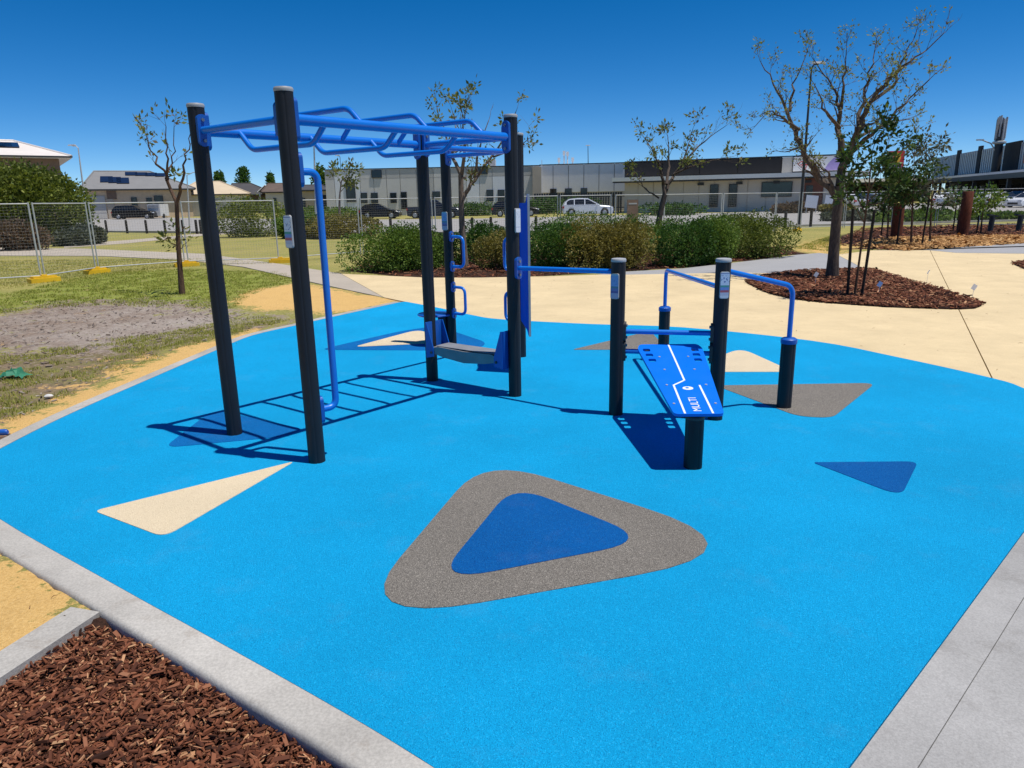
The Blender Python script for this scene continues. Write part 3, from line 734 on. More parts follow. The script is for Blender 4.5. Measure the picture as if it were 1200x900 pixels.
me.materials.clear(); me.materials.append(M['white_paint'])
T = Matrix.Identity(4)
for i, v in enumerate((ay, -ax, an)):
    for j in range(3): T[j][i] = v[j]
T.translation = nm_+ay*.03+an*.0015
me.transform(T); link('lettering', me, board)
ring = [(.034*math.cos(a), Lb*.315+.026*math.sin(a)) for a in [k*math.pi/8 for k in range(16)]]
MB().extr(ring, nm_, ax, ay, an, .0005, .002).build('round_emblem', M['white_paint'], board)
ring = [(.012*math.cos(a)-.004, Lb*.318+.010*math.sin(a)) for a in [k*math.pi/6 for k in range(12)]]
MB().extr(ring, nm_, ax, ay, an, .002, .003).build('round_emblem', M['blue_board'], board)
sp = Vector((1.10, 4.115, 0))
post(sp, .315, bn, .056, 'dark_metal', 'support_post')
MB().box(nm_+ay*.10-an*.030, (.25, .13, .014), 0, Matrix((ax, ay, an)).transposed().to_4x4()).build('mounting_plate', M['dark_metal'], bn)
MB().tube([sp+Vector((-.085, 0, .335)), sp+Vector((.085, 0, .335))], .018, 10).build('pivot', M['dark_metal'], bn, True)
for sx in (-.16, .16):
    q = fm+ax*sx-an*.022
    MB().box(q-ay*.05, (.04, .10, .02), 0, Matrix((ax, ay, an)).transposed().to_4x4()).build('bar_hook', M['dark_metal'], bn)

# ---- small things on the ground by the pad
r = random.Random(5); p = gp(17, 440); m = MB()
n = 9; vs = []
for i in range(n):
    for j in range(n):
        x, y = (i/(n-1)-.5)*.24, (j/(n-1)-.5)*.15
        vs.append((p.x+x+r.uniform(-.012, .012), p.y+y+r.uniform(-.012, .012), -.02+max(0, .09*noise.noise(Vector((x*26, y*26, 2)))+.07*(1-(2*x/.24)**2))*(1-(2*y/.15)**2*.6)+r.uniform(0, .012)))
m.add(vs, [(i*n+j, (i+1)*n+j, (i+1)*n+j+1, i*n+j+1) for i in range(n-1) for j in range(n-1)])
tag(m.build('crumpled_bag', M['rag_green'], None, True), 'crumpled green plastic bag lying on the patchy turf', 'bag')
p = gp(57, 464); m = MB().lathe((p.x, p.y, -.02), [(.015, 0), (.03, .01), (.033, .02), (.022, .032), (.006, .037)], 9, None, lambda t: 1+.25*math.sin(2*t+1)+.1*math.sin(5*t))
tag(m.build('pale_stone', M['pebble'], None, True), 'small pale stone on the patchy turf near the sand', 'stone')
p = gp(2, 511); cn = tag(empty('capped_pipe_end', p), 'dark blue capped pipe end lying on a brown block by the edging', 'pipe')
MB().tube([(-.20, .0, .03), (.035, 0, .03), (.05, 0, .03)], [.022, .022, .014], 14).build('pipe', M['blue_bracket'], cn, True)
MB().box((-.05, -.01, -.005), (.19, .07, .03), .15).build('block', M['board_brown'], cn)
for i, (px, py, c_, lb) in enumerate(((1029, 346, 'tag_blue', 'small blue plant tag in the mulch by the staked sapling'), (1086, 330, 'board_white', 'thin pale plant tag standing at the mulch edge'), (1139, 350, 'board_white', 'white and blue plant tag near the mulch tip'), (955, 333, 'board_white', 'pale plant tag in the mulch beside the bare tree trunk'))):
    p = gp(px, py); tg = tag(empty('plant_tag', p), lb, 'plant tag', None)
    MB().tube([(0, 0, -.02), (.01, 0, .16)], .003, 5).build('stem', M['board_white'], tg)
    MB().box((.01, 0, .18), (.07 if i != 1 else .02, .003, .085), .3, Matrix.Rotation(.5, 4, 'Y')).build('tag_face', M[c_], tg)
# ================================================================== TEMPORARY WIRE FENCE
FW, FH = 2.4, 1.80
def fence_proto():
    e = empty('wire_fence')
    for x in (0.02, FW-.02): MB().tube([(x, 0, .06), (x, 0, FH)], .019, 8).build('upright', M['galvanised'], e, True)
    for z in (.15, FH-.03): MB().tube([(.02, 0, z), (FW-.02, 0, z)], .015, 8).build('rail', M['galvanised'], e, True)
    m = MB()
    for i in range(1, 34):
        x = .02+(FW-.04)*i/34; m.tube([(x, .004, .15), (x, .004, FH-.03)], .0015, 3, False)
    for i in range(1, 24):
        z = .15+(FH-.18)*i/24; m.tube([(.02, -.004, z), (FW-.02, -.004, z)], .0015, 3, False)
    o = m.build('wire_mesh', M['wire'], e); o['kind'] = 'stuff'
    return e
def foot_mesh():
    m = MB(); pts = round_poly([(-.33, -.11), (.33, -.11), (.33, .11), (-.33, .11)], .04, 3)
    m.prism(pts, 0, .10); m.prism([(p[0]*.8, p[1]*.75) for p in pts], .10, .145)
    m.box((0, 0, .16), (.12, .10, .03)); return m.mesh('fence_foot', M['yellow_plastic'])
FEET = foot_mesh(); proto = fence_proto(); used = [False]
def joint(px, Y): p = at(px, 250, Y); return Vector((p.x, Y, fz(Y)))
fence_runs = [
    ([Vector((-12.9, 15.4, -.03)), gp(52, 329), gp(114, 319), gp(219, 311), gp(329, 307)], 'wire mesh fence panel standing on the lawn before the houses', [1, 2, 3, 4]),
    ([gp(329, 307)+Vector((.25, .3, 0)), joint(421, 23.2), joint(508, 23.6), joint(594, 24), joint(655, 24.6), joint(717, 25.5)], 'wire mesh fence panel rising behind the hedge shrubs', []),
    ([joint(720, 26.5), joint(777, 28), joint(846, 30), joint(909, 32.5), joint(936, 34.6)], 'wire mesh fence panel before the dark parapet building', [4]),
    ([joint(938, 35), joint(990, 36), joint(1047, 36.5), joint(1098, 36), joint(1150, 35), joint(1204, 34)], 'wire mesh fence panel behind the staked trees and logs', []),
]
FL = [['wire fence length running off beside the brownish pink shrub', 'wire fence length before the shaded foot of the large bush', 'wire fence length before the tan brick house', 'wire fence length behind the thin young tree and first post'],
      ['wire fence length before the spreading light green shrub', 'wire fence length before the black hatchback', 'wire fence length before the dark utility', 'wire fence length crossing behind the blue climbing panel', 'wire fence length before the white car'],
      ['wire fence length beside the rust brown sign board', 'wire fence length behind the leaning bare tree', 'wire fence length before the two dark doors', 'short wire fence length before the teal window'],
      ['wire fence length before the white notice boards', 'wire fence length behind the leafy staked sapling', 'wire fence length behind the straight rusty log', 'wire fence length between the two rusty logs', 'wire fence length behind the leaning log and capped bollards']]
fg = {0: 'fence panels on the lawn', 1: 'fence panels behind the hedge', 2: 'fence panels before the dark building', 3: 'fence panels behind the staked trees'}
for fi, (pts, lb, feet) in enumerate(fence_runs):
    for i in range(len(pts)-1):
        a, b = pts[i], pts[i+1]; e = proto if not used[0] else copy_tree(proto); used[0] = True
        v = b-a; e.location = a+v.normalized()*.03; e.location.z = fz(a.y); e.rotation_euler.z = math.atan2(v.y, v.x); e.scale = ((v.length-.06)/FW, 1, 1)
        tag(e, FL[fi][i], 'wire fence')
    for i in feet:
        a = pts[i]; v = (pts[min(i+1, len(pts)-1)]-pts[i-1])
        o = link('fence_foot', FEET, None, (a.x, a.y, fz(a.y)), math.atan2(v.y, v.x)); tag(o, {1: 'yellow plastic fence foot on the turf before the large bush', 2: 'yellow plastic fence foot under the joint before the tan brick house', 3: 'yellow plastic fence foot behind the thin young tree', 4: 'yellow plastic fence foot at the path edge between the two front posts'}[i] if fi == 0 else 'yellow plastic fence foot by the wide spreading tree', 'fence foot')

# ================================================================== PLANTS
def leaf(m, p, L, w, d, up, tn):
    d = d.normalized(); s = d.cross(up)
    s = s.normalized() if s.length > 1e-3 else Vector((1, 0, 0))
    m.add([p, p+d*L*.45+s*w, p+d*L, p+d*L*.45-s*w], [(0, 1, 2, 3)], tn)
def shrub(name, c, rx, ry, rz, mat, n, ls, label, seed, cat='shrub', group=None, lumps=9, skirt=.0, vis_front=True):
    """dense shrub: leaves set on and inside a lumpy crown, thinner where lumps part, on real stems"""
    r = random.Random(seed); e = tag(empty(name, c), label, cat, group); m = MB()
    L = []
    for k in range(lumps):
        a = r.uniform(0, 6.28); q = r.uniform(.25, .62)
        L.append((Vector((math.cos(a)*rx*q, math.sin(a)*ry*q, rz*r.uniform(.35, .66))), r.uniform(.38, .56), r.uniform(-.16, .16)))
    L.append((Vector((0, 0, rz*.5)), .66, 0))
    for k in range(n):
        o, q, tb = r.choice(L)
        v = Vector((r.gauss(0, 1), r.gauss(0, 1), r.gauss(0, 1))).normalized()
        rad = q*(1-.22*r.random()**2)*(1+.16*noise.noise(Vector((v.x*3+o.x, v.y*3+o.y, v.z*3+seed))))
        p = o+Vector((v.x*rx*rad, v.y*ry*rad, v.z*rz*rad))
        if p.z < .03: p.z = r.uniform(.03, .15)
        d = (v*.35+Vector((r.gauss(0, .7), r.gauss(0, .7), r.gauss(.3, .6)))).normalized()
        s = ls*r.uniform(.6, 1.35)
        leaf(m, p, s, s*.28, d, d.cross(v+Vector((r.gauss(0, .45), r.gauss(0, .45), r.gauss(.2, .45)))), min(1, max(0, .45+tb+r.gauss(0, .17))))
    m.build('foliage', M[mat], e)
    s = MB()
    for k in range(7):
        o = r.choice(L)[0]; s.tube([(r.uniform(-.1, .1)*rx, r.uniform(-.1, .1)*ry, -.05), tuple(o*.5), tuple(o)], [.03, .02, .008], 5, False)
    s.build('stem', M['bark_brown'], e); return e
hs = [  # px centre, base py, half width px, top py, leaf kind, label
    (449, 319, 44, 269, 'leaf_green', 'rounded green shrub at the outer end of the hedge by the lawn'),
    (490, 317, 40, 268, 'leaf_green', 'green shrub in the hedge behind the thick monkey bar post'),
    (528, 312, 34, 276, 'leaf_dark', 'dark green shrub beside the slender tree trunk in the hedge'),
    (592, 316, 34, 276, 'leaf_olive', 'brownish olive shrub seen between the blue hand grips'),
    (572, 304, 28, 264, 'leaf_dark', 'small dark shrub behind the slender tree trunk'),
    (645, 317, 38, 268, 'leaf_dark', 'dark glossy green shrub next to the blue climbing panel'),
    (688, 318, 34, 262, 'leaf_olive', 'yellow brown shrub in the middle of the hedge'),
    (733, 317, 36, 266, 'leaf_olive', 'olive shrub with brown tips above the chin-up bar'),
    (680, 296, 60, 255, 'leaf_green', 'broad green shrub at the back of the hedge before the white car'),
    (795, 313, 36, 258, 'leaf_dark', 'deep green shrub beneath the leaning bare tree'),
    (760, 298, 50, 258, 'leaf_green', 'green shrub at the back of the hedge around the leaning tree'),
    (838, 310, 34, 258, 'leaf_green', 'green shrub with reddish base above the short post with a sign'),
    (885, 303, 44, 252, 'leaf_bushy', 'bright green end shrub of the hedge beside the grey path'),
    (848, 294, 50, 254, 'leaf_green', 'green shrub at the back of the hedge near the grey path'),
]
for i, (px, by, hw, ty, mt, lb) in enumerate(hs):
    c = gp(px, by, -.03); Yc = c.y+.42; c = at(px, by, Yc); c.z = -.03
    s = Yc/FPX*1.02; w = hw*s; h = max(.7, at(px, ty, Yc).z+.03)
    shrub('hedge_shrub', c, w*1.12, max(.70, w*.95), h*.98, mt, 11000, .055, lb, 100+i)
big = at(45, 285, 36); big.z = fz(36)
shrub('large_bush', (big.x-1.2, 36.5, -.03), 4.2, 3.2, 3.45, 'leaf_bushy', 30000, .17, 'large dense olive green bush behind the wire fence', 140, 'bush', None, 16)
for i, (px, Y, w, h, mt, lb) in enumerate(((82, 33.5, .9, .7, 'leaf_grey', 'low grey leaved shrub in the shade of the large bush'), (100, 34.5, .8, .8, 'leaf_grey', 'low silver shrub beside the large bush'), (15, 30.5, 1.5, 1.1, 'leaf_pink', 'low brownish pink shrub before the large bush'),
        (297, 40, 2.3, 1.9, 'leaf_bushy', 'spreading light green shrub behind the thick post with a sign'), (352, 37, 1.5, 1.1, 'leaf_green', 'low green shrub behind the blue pole'), (408, 36, 1.8, 1.0, 'leaf_olive', 'low scrub with brown tips behind the fence joint'), (375, 36.5, 1.3, .9, 'leaf_olive', 'low olive scrub beside the light pole'))):
    p = at(px, 250, Y); shrub('low_shrub', (p.x, Y, fz(Y)), w, w*.8, h, mt, 6000, .12, lb, 150+i)
# planting on the far side of the road
for i, (px, Y, w, h, mt, lb) in enumerate(((350, 74, 4.5, 1.1, 'leaf_green', 'clipped green hedge across the road beside the grey hall'), (405, 76, 3.5, .9, 'leaf_green', 'low green hedge at the corner of the grey hall'), (660, 80, 5, 1.6, 'leaf_dark', 'dark hedge before the slatted fence across the road'), (555, 78, 3.2, 1.2, 'leaf_dark', 'dark bushes between the parked cars and the grey hall'), (615, 79, 3, 1.2, 'leaf_dark', 'dark bush behind the bonnet of the dark car'),
        (780, 66, 4, 1.0, 'leaf_dark', 'low bushes along the wall of the dark building'), (925, 66, 2.2, .8, 'leaf_pink', 'brownish pink shrub below the teal window'), (980, 60, 1.6, .7, 'leaf_olive', 'olive shrub beside the white boards'), (1040, 45, 2.2, .6, 'leaf_grey', 'grey green ground cover behind the first log'), (1085, 43, 3, .65, 'leaf_green', 'green ground cover between the two logs'), (1000, 47, 2.4, .5, 'leaf_grey', 'pale ground cover behind the spreading tree'), (1180, 44, 2.6, .35, 'leaf_green', 'low planting at the edge of the car park'))):
    p = at(px, 250, Y); shrub('low_shrub', (p.x, Y, fz(Y)), w, w*.4, h, mt, 2200, .24, lb, 180+i)

def twigs(m, lv, p, d, L, rad, depth, r, up=.25, spread=.6, curl=.3, tips=None):
    n = 4; pts = [p]; rr = [rad]
    for k in range(n):
        d = (d+Vector((r.gauss(0, curl), r.gauss(0, curl), r.gauss(up*.5, curl)))*.35).normalized()
        pts.append(pts[-1]+d*L/n); rr.append(rad*(1-.62*(k+1)/n))
    m.tube(pts, rr, 5 if rad > .012 else 3, False)
    if depth == 0:
        tips.append((pts[-1], d)); return
    for k in range(r.choice((2, 3, 3))):
        i = r.randint(2, n); dd = (d+Vector((r.gauss(0, spread), r.gauss(0, spread), r.gauss(up, spread*.6)))).normalized()
        twigs(m, lv, pts[i], dd, L*r.uniform(.55, .85), max(.0035, rr[i]*.7), depth-1, r, up, spread, curl, tips)
def limb_tree(name, Y, trunk, limbs, label, seed, bark_m='bark_grey', leaf_m='leaf_sparse', leaves=10, ls=.10, depth=2, tw=.5, z0=-.04, clus=.10, gap=.75, cat='tree', tip_p=1.0, up=.25, droop=.0, rmin=.004):
    """trunk and limbs: (px, py, depth offset, radius) nodes; twigs grow from the limbs, leaves from the twig tips"""
    r = random.Random(seed); b = at(trunk[0][0], trunk[0][1], Y); base = Vector((b.x, Y, z0 if Y < 45 else fz(Y)))
    e = tag(empty(name, base), label, cat); tm = MB(); lm = MB(); lv = MB(); tips = []
    node = lambda q: at(q[0], q[1], Y+q[2])-base
    P = [node(q) for q in trunk]; P[0].z = -.06
    P = fillet(P, .4, 4); rads = np.interp(np.linspace(0, 1, len(P)), np.linspace(0, 1, len(trunk)), [q[3] for q in trunk]).tolist(); rads[0] *= 1.25
    tm.tube(P, rads, 12, False); tm.build('trunk', M[bark_m], e, True)
    for lb in limbs:
        Q = fillet([node(q) for q in lb], .5, 4); rs = np.interp(np.linspace(0, 1, len(Q)), np.linspace(0, 1, len(lb)), [q[3] for q in lb]).tolist()
        w = Vector((0, 0, 0)); Q2 = [Q[0]]
        for k in range(1, len(Q)): w = Vector((r.gauss(0, .012), r.gauss(0, .05), r.gauss(0, .012))); Q2.append(Q[k]+w)
        lm.tube(Q2, rs, 8, False)
        n = len(Q2)
        for k in range(2, n):
            if r.random() < gap*(1 if k < n-1 else 1.3):
                d = (Q2[k]-Q2[k-1]).normalized(); d = (d+Vector((r.gauss(0, .55), r.gauss(0, .75), r.gauss(up, .4)))).normalized()
                twigs(lm, lv, Q2[k], d, tw*r.uniform(.6, 1.2), max(rmin, rs[k]*.5), depth, r, up, .55, .35, tips)
        twigs(lm, lv, Q2[-1], (Q2[-1]-Q2[-2]).normalized(), tw*.7, max(rmin, rs[-1]*.8), depth, r, up, .5, .3, tips)
    lm.build('branches', M[bark_m], e)
    for p, d in tips:
        if r.random() > tip_p: continue
        tb = r.gauss(0, .15)
        for k in range(r.randint(max(1, leaves//2), leaves)):
            v = Vector((r.gauss(0, 1), r.gauss(0, 1), r.gauss(0, 1))).normalized()
            q = p+v*clus*r.random()-d*clus*r.random()
            dd = (v+d*.5-UP*droop); s = ls*r.uniform(.55, 1.3)
            leaf(lv, q, s, s*.24, dd, Vector((r.gauss(0, 1), r.gauss(0, 1), r.gauss(0, 1))), min(1, max(0, .5+tb+r.gauss(0, .2))))
    lv.build('crown', M[leaf_m], e); return e
limb_tree('young_tree', 13.84, [(213, 343, 0, .05), (209, 290, 0, .042), (207, 238, 0, .036)],
    [[(207, 238, 0, .034), (193, 207, .1, .024), (178, 178, .2, .014), (165, 152, .3, .007)], [(195, 212, .1, .022), (197, 180, -.2, .014), (193, 148, -.3, .007)],
     [(207, 238, 0, .034), (214, 210, -.1, .022), (221, 175, -.2, .012), (224, 150, -.3, .007)], [(194, 210, 0, .018), (204, 185, .3, .012), (206, 150, .4, .006)], [(210, 298, 0, .007), (206, 290, -.1, .005), (203, 284, -.15, .004)], [(210, 296, 0, .007), (214, 290, .1, .005), (218, 285, .15, .004)]],
    'thin young tree with sparse leaves on the green turf', 301, 'bark_brown', leaves=14, ls=.10, depth=1, tw=.28, gap=.4, clus=.13, tip_p=.5)
limb_tree('slender_tree', 18.9, [(545, 312, 0, .085), (541, 260, 0, .075), (540, 205, 0, .065)],
    [[(540, 238, 0, .055), (552, 215, .1, .045), (572, 190, .2, .035), (592, 160, .3, .022), (605, 130, .4, .010)], [(540, 205, 0, .05), (528, 180, .2, .035), (520, 150, .4, .02), (512, 125, .5, .008)],
     [(541, 205, 0, .05), (545, 175, -.3, .034), (542, 145, -.4, .02), (548, 120, -.5, .008)], [(556, 208, 0, .04), (560, 180, -.4, .025), (572, 140, -.5, .010)], [(578, 184, .2, .025), (600, 176, .1, .018), (618, 165, 0, .009)], [(530, 186, .2, .03), (535, 150, .7, .014), (530, 130, .8, .008)]],
    'slender tree with tufted leaf tips rising behind the monkey bars', 310, leaves=20, ls=.11, depth=1, tw=.42, gap=.6, clus=.14, tip_p=.65)
limb_tree('leaning_tree', 23.5, [(768, 300, 0, .12), (771, 262, 0, .10), (779, 228, 0, .08)],
    [[(775, 240, 0, .06), (783, 215, .1, .05), (800, 190, .3, .035), (825, 165, .5, .022), (850, 148, .6, .008)], [(779, 228, 0, .06), (776, 205, -.2, .04), (768, 182, -.4, .025), (755, 160, -.5, .008)],
     [(781, 216, 0, .05), (785, 190, .4, .03), (782, 160, .6, .010)], [(788, 205, .2, .035), (806, 196, -.2, .022), (835, 188, -.4, .012), (856, 184, -.5, .007)], [(772, 232, 0, .03), (757, 222, -.2, .018), (746, 206, -.3, .008)], [(800, 190, .3, .03), (808, 168, .6, .015), (812, 150, .7, .008)]],
    'bare tree leaning out of the hedge before the dark building', 320, 'bark_dark', leaves=10, ls=.12, depth=2, tw=.40, gap=.6, clus=.14, tip_p=.5)
limb_tree('spreading_tree', 14.4, [(975, 327, 0, .112), (978, 280, 0, .098), (984, 218, 0, .09)],
    [[(981, 232, 0, .075), (962, 208, .1, .062), (942, 182, .2, .050), (935, 160, .3, .042), (920, 122, .4, .028), (905, 92, .5, .016), (890, 74, .6, .008)],
     [(936, 152, .3, .035), (918, 140, 0, .02), (900, 128, -.2, .012), (884, 148, -.3, .006)],
     [(984, 218, 0, .08), (990, 190, .1, .07), (982, 158, .3, .05), (984, 118, .5, .032), (972, 92, .6, .018), (955, 72, .7, .009)],
     [(988, 195, 0, .07), (1004, 158, -.2, .055), (1018, 122, -.3, .042), (1046, 88, -.4, .028), (1072, 68, -.5, .018), (1106, 42, -.6, .008)],
     [(1006, 155, -.2, .04), (1010, 120, .3, .03), (1018, 85, .6, .018), (1026, 52, .8, .008)],
     [(1020, 120, -.3, .035), (1052, 96, 0, .022), (1062, 60, .2, .012), (1074, 36, .3, .006)],
     [(994, 182, 0, .05), (1022, 158, -.5, .032), (1052, 130, -.7, .02), (1090, 92, -.9, .010)],
     [(986, 128, .5, .03), (990, 92, .2, .016), (990, 58, 0, .007)], [(926, 130, .4, .03), (930, 100, .7, .016), (945, 62, .9, .008)],
     [(984, 150, .2, .035), (964, 128, -.3, .018), (956, 98, -.5, .008)], [(978, 228, .0, .035), (972, 205, -.1, .022), (958, 190, -.2, .010)],
     [(1000, 165, -.2, .035), (1030, 148, .3, .018), (1066, 140, .5, .007)]],
    'wide spreading tree with sparse yellow green leaf tufts in the mulch bed', 330, 'bark_dark', leaves=10, ls=.058, depth=2, tw=.27, gap=.8, clus=.10, tip_p=.52, leaf_m='leaf_twiggy')
limb_tree('staked_sapling', 11.6, [(1001, 349, 0, .018), (1009, 290, 0, .016), (1016, 240, 0, .014), (1020, 200, 0, .010)],
    [[(1014, 250, 0, .010), (1004, 225, .1, .006), (995, 195, .1, .004)], [(1018, 225, 0, .010), (1032, 200, -.1, .006), (1044, 165, -.1, .004)], [(1020, 200, 0, .009), (1022, 175, .1, .006), (1030, 155, .1, .004)], [(1016, 240, 0, .009), (1028, 225, .2, .006), (1046, 205, .2, .004)], [(1013, 262, 0, .008), (1000, 245, -.2, .005), (990, 220, -.2, .004)], [(1018, 228, 0, .007), (1010, 200, -.2, .005), (1006, 178, -.3, .004)], [(1017, 240, 0, .007), (1040, 235, -.2, .005), (1050, 220, -.2, .004)]],
    'leafy dark green sapling tied between two black stakes', 340, 'bark_brown', 'leaf_sapling', 17, .10, 1, .20, -.02, .12, .8)
for i, (px, by, Y, ty, lb, mt, lv_) in enumerate(((1068, 285, 23.5, 168, 'tall slim eucalypt sapling between stakes before the rusty log', 'leaf_sapling', 12), (1040, 280, 26, 195, 'short leafy sapling beside the straight rusty log', 'leaf_sapling', 14), (1090, 282, 24.5, 178, 'wispy grey leaved sapling next to the tall stake', 'leaf_grey', 9), (1150, 268, 30, 222, 'small bushy sapling beside the leaning rusty log', 'leaf_green', 12), (1122, 268, 31, 228, 'small sapling tied to a stake behind the leaning log', 'leaf_dark', 8))):
    h = by-ty; lim = []
    rr = random.Random(900+i)
    for k in range(9 if ty < 200 else 6):
        f = rr.uniform(.25, .9); s = rr.choice((-1, 1)); y0 = by-h*f; x0 = px+4*f
        lim.append([(x0, y0, 0, .012), (x0+s*rr.uniform(4, 10), y0-h*.10, rr.uniform(-.3, .3), .008), (x0+s*rr.uniform(6, 18), y0-h*rr.uniform(.10, .22), rr.uniform(-.5, .5), .004)])
    limb_tree('young_sapling', Y, [(px, by, 0, .03), (px+2, by-h*.5, 0, .02), (px+4, ty, 0, .008)], lim, lb, 350+i, 'bark_brown', mt, lv_, .15, 1, .38, -.03, .22, .9, droop=.5)
limb_tree('street_tree', 68, [(397, 252, 0, .10), (398, 230, 0, .08), (400, 212, 0, .06)], [[(400, 212, 0, .05), (408, 205, .2, .03), (414, 200, .3, .02)], [(399, 225, 0, .04), (405, 218, .4, .02), (409, 216, .5, .01)], [(399, 215, 0, .04), (396, 208, 0, .02), (394, 204, 0, .01)]], 'small sparse street tree before the corner of the grey hall', 370, leaves=10, ls=.4, depth=1, tw=.6, clus=.5)
for i, (px, ty, Y, w, lb) in enumerate(((258, 205, 150, 1.25, 'round dark tree on the skyline over the cream roof'), (284, 201, 155, 1.45, 'tall dark tree on the skyline over the dark roofs'), (316, 208, 150, 1.0, 'pointed dark tree on the skyline over the brown roof'), (372, 200, 120, 1.2, 'pale green tree on the skyline beside the light pole'))):
    p = at(px, ty, Y); z = p.z-fz(Y)
    e = shrub('skyline_tree', (p.x, Y, fz(Y)+z*.45), w, w, z*.58, 'leaf_dark' if i < 3 else 'leaf_green', 1500, .5, lb, 380+i, 'tree')
    MB().tube([(0, 0, -z*.5), (0, 0, z*.2)], [.3, .15], 6).build('trunk', M['bark_brown'], e)
# stakes, logs, bollards
def stick(name, p0, p1, Y, w, mat, label, cat, group=None, square=True):
    a = at(p0[0], p0[1], Y); b = at(p1[0], p1[1], Y); a.z = -.06 if Y < 45 else fz(Y)-.06
    e = MB()
    if square: e.tube([(0, 0, 0), tuple((b-a)*.97), tuple(b-a)], [w*.7, w*.7, w*.55], 4)
    else: e.tube([(0, 0, 0), tuple((b-a)*.5), tuple((b-a)*.985), tuple(b-a)], [w, w*.97, w*.95, w*.86], 14)
    o = e.build(name, M[mat], None, not square); o.location = a; return tag(o, label, cat, group)
stick('timber_stake', (993, 348), (1000, 242), 11.55, .035, 'stake', 'black square stake tied beside the leafy dark sapling', 'stake', 'stakes of the leafy sapling')
stick('timber_stake', (1009, 351), (1025, 246), 11.35, .035, 'stake', 'black square stake tied beside the leafy dark sapling', 'stake', 'stakes of the leafy sapling')
for a, b, Y in (((1033, 272), (1037, 237), 29), ((1051, 287), (1056, 245), 23.2), ((1080, 288), (1089, 233), 22.8), ((1117, 269), (1122, 230), 31), ((1145, 270), (1149, 237), 30)):
    stick('timber_stake', a, b, Y, .045, 'stake', 'dark square stake among the young trees by the logs', 'stake', 'stakes among the young trees')
stick('timber_log', (1050, 279), (1054, 238), 27.6, .21, 'log_red', 'upright rusty red timber log behind the eucalypt sapling', 'log', None, False)
stick('timber_log', (1128, 275), (1135, 224), 29.0, .21, 'log_red', 'leaning rusty red timber log at the wood chips', 'log', None, False)
for px, py, lb in ((1160, 271, 'dark bollard with slanted cap beside the leaning log'), (1193, 271, 'dark bollard with wide cap at the car park edge')):
    p = gp(px, py, -.03); e = tag(empty('capped_bollard', p), lb, 'bollard')
    MB().tube([(0, 0, -.05), (.03, 0, .62)], .11, 10).build('shaft', M['dark_metal'], e, True)
    MB().box((.02, 0, .66), (.42, .2, .07), 0, Matrix.Rotation(.18, 4, 'Y')).build('cap', M['dark_metal'], e)
bl = MB().tube([(0, 0, -.05), (0, 0, .82), (0, 0, .87)], [.075, .075, .05], 10).mesh('road_bollard', M['stake'], True)
for px, py in ((122, 270), (146, 270), (169, 270), (191, 270), (212, 270), (228, 270), (233, 271), (253, 271), (380, 273), (442, 273), (457, 271), (553, 271), (575, 272), (628, 271), (921, 266), (951, 265)):
    Y = np.interp(px, [100, 260, 380, 560, 640, 960], [50, 44, 39.5, 37.2, 37.2, 38.6]); p = at(px, 250, Y)
    lb = 'short black timber bollard along the lawn by the road' if px < 300 else ('short black bollard by the road behind the hedge' if px < 700 else 'short black bollard by the road near the white boards')
    tag(link('road_bollard', bl, None, (p.x, Y, fz(Y))), lb, 'bollard', {True: 'bollards along the lawn'}.get(px < 300, 'bollards behind the hedge' if px < 700 else 'bollards near the white boards'))
# ================================================================== BUILDINGS
def frame_at(p0, p1):
    """local frame of a facade from p0 to p1 (plan): x along, y inwards (away from the viewer)"""
    v = (p1-p0); L = v.length; return math.atan2(v.y, v.x), L
def bx(name, mat, parent, x0, x1, y0, y1, z0, z1):
    return MB().box(((x0+x1)/2, (y0+y1)/2, (z0+z1)/2), (x1-x0, y1-y0, z1-z0)).build(name, M[mat], parent)
def window(parent, x0, x1, z0, z1, y=0, mat='window_dark', frame='dark_metal'):
    w = MB()
    t_ = .06
    for a, b, c_, d_ in ((x0, x1, z0, z0+t_), (x0, x1, z1-t_, z1), (x0, x0+t_, z0+t_, z1-t_), (x1-t_, x1, z0+t_, z1-t_)):
        w.box(((a+b)/2, y-.03, (c_+d_)/2), (b-a, .10, d_-c_))
    o = w.build('window', M[frame], parent)
    MB().box(((x0+x1)/2, y-.005, (z0+z1)/2), (x1-x0-2*t_, .03, z1-z0-2*t_)).build('pane', M[mat], o)
    return o
def facade(px0, Y0, px1, Y1): 
    a = at(px0, 240, Y0); b = at(px1, 240, Y1); a.z = b.z = 0
    return a, b
def zpx(px, py, Y): return at(px, py, Y).z
# ---- grey tilt-up hall (x 383..632)
a, b = facade(383, 86, 633, 85); ang, L = frame_at(a, b); z0 = fz(85)
hall = tag(empty('grey_hall', (a.x, a.y, z0), ang), 'long low hall of grey concrete panels with narrow dark windows', 'building')
top = zpx(383, 199.5, 86)-z0; U = L/(633-383)
X_ = lambda px: (px-383)*U
bx('wall', 'wall_grey', hall, 0, L, .12, 14, -.3, top-.05)
seams = [383, 394, 407, 424, 440, 455, 471, 490, 510, 530, 548, 563, 578, 596, 613, 626, 633]
for i, (s, e) in enumerate(zip(seams[:-1], seams[1:])):
    mt = {1: 'wall_pale', 2: 'wall_pale', 7: 'wall_mid', 10: 'wall_pale', 12: 'wall_pale'}.get(i, 'wall_grey')
    zm = top*.80 if i not in (1, 2) else top
    bx('panel', mt, hall, X_(s)+.03, X_(e)-.03, 0, .11, -.2, zm-.02)
    if zm < top: bx('panel', 'wall_mid' if i % 5 != 3 else 'wall_grey', hall, X_(s)+.03, X_(e)-.03, .01, .11, zm+.02, top)
bx('coping', 'dark_metal', hall, -.08, L+.08, -.05, .4, top, top+.10)
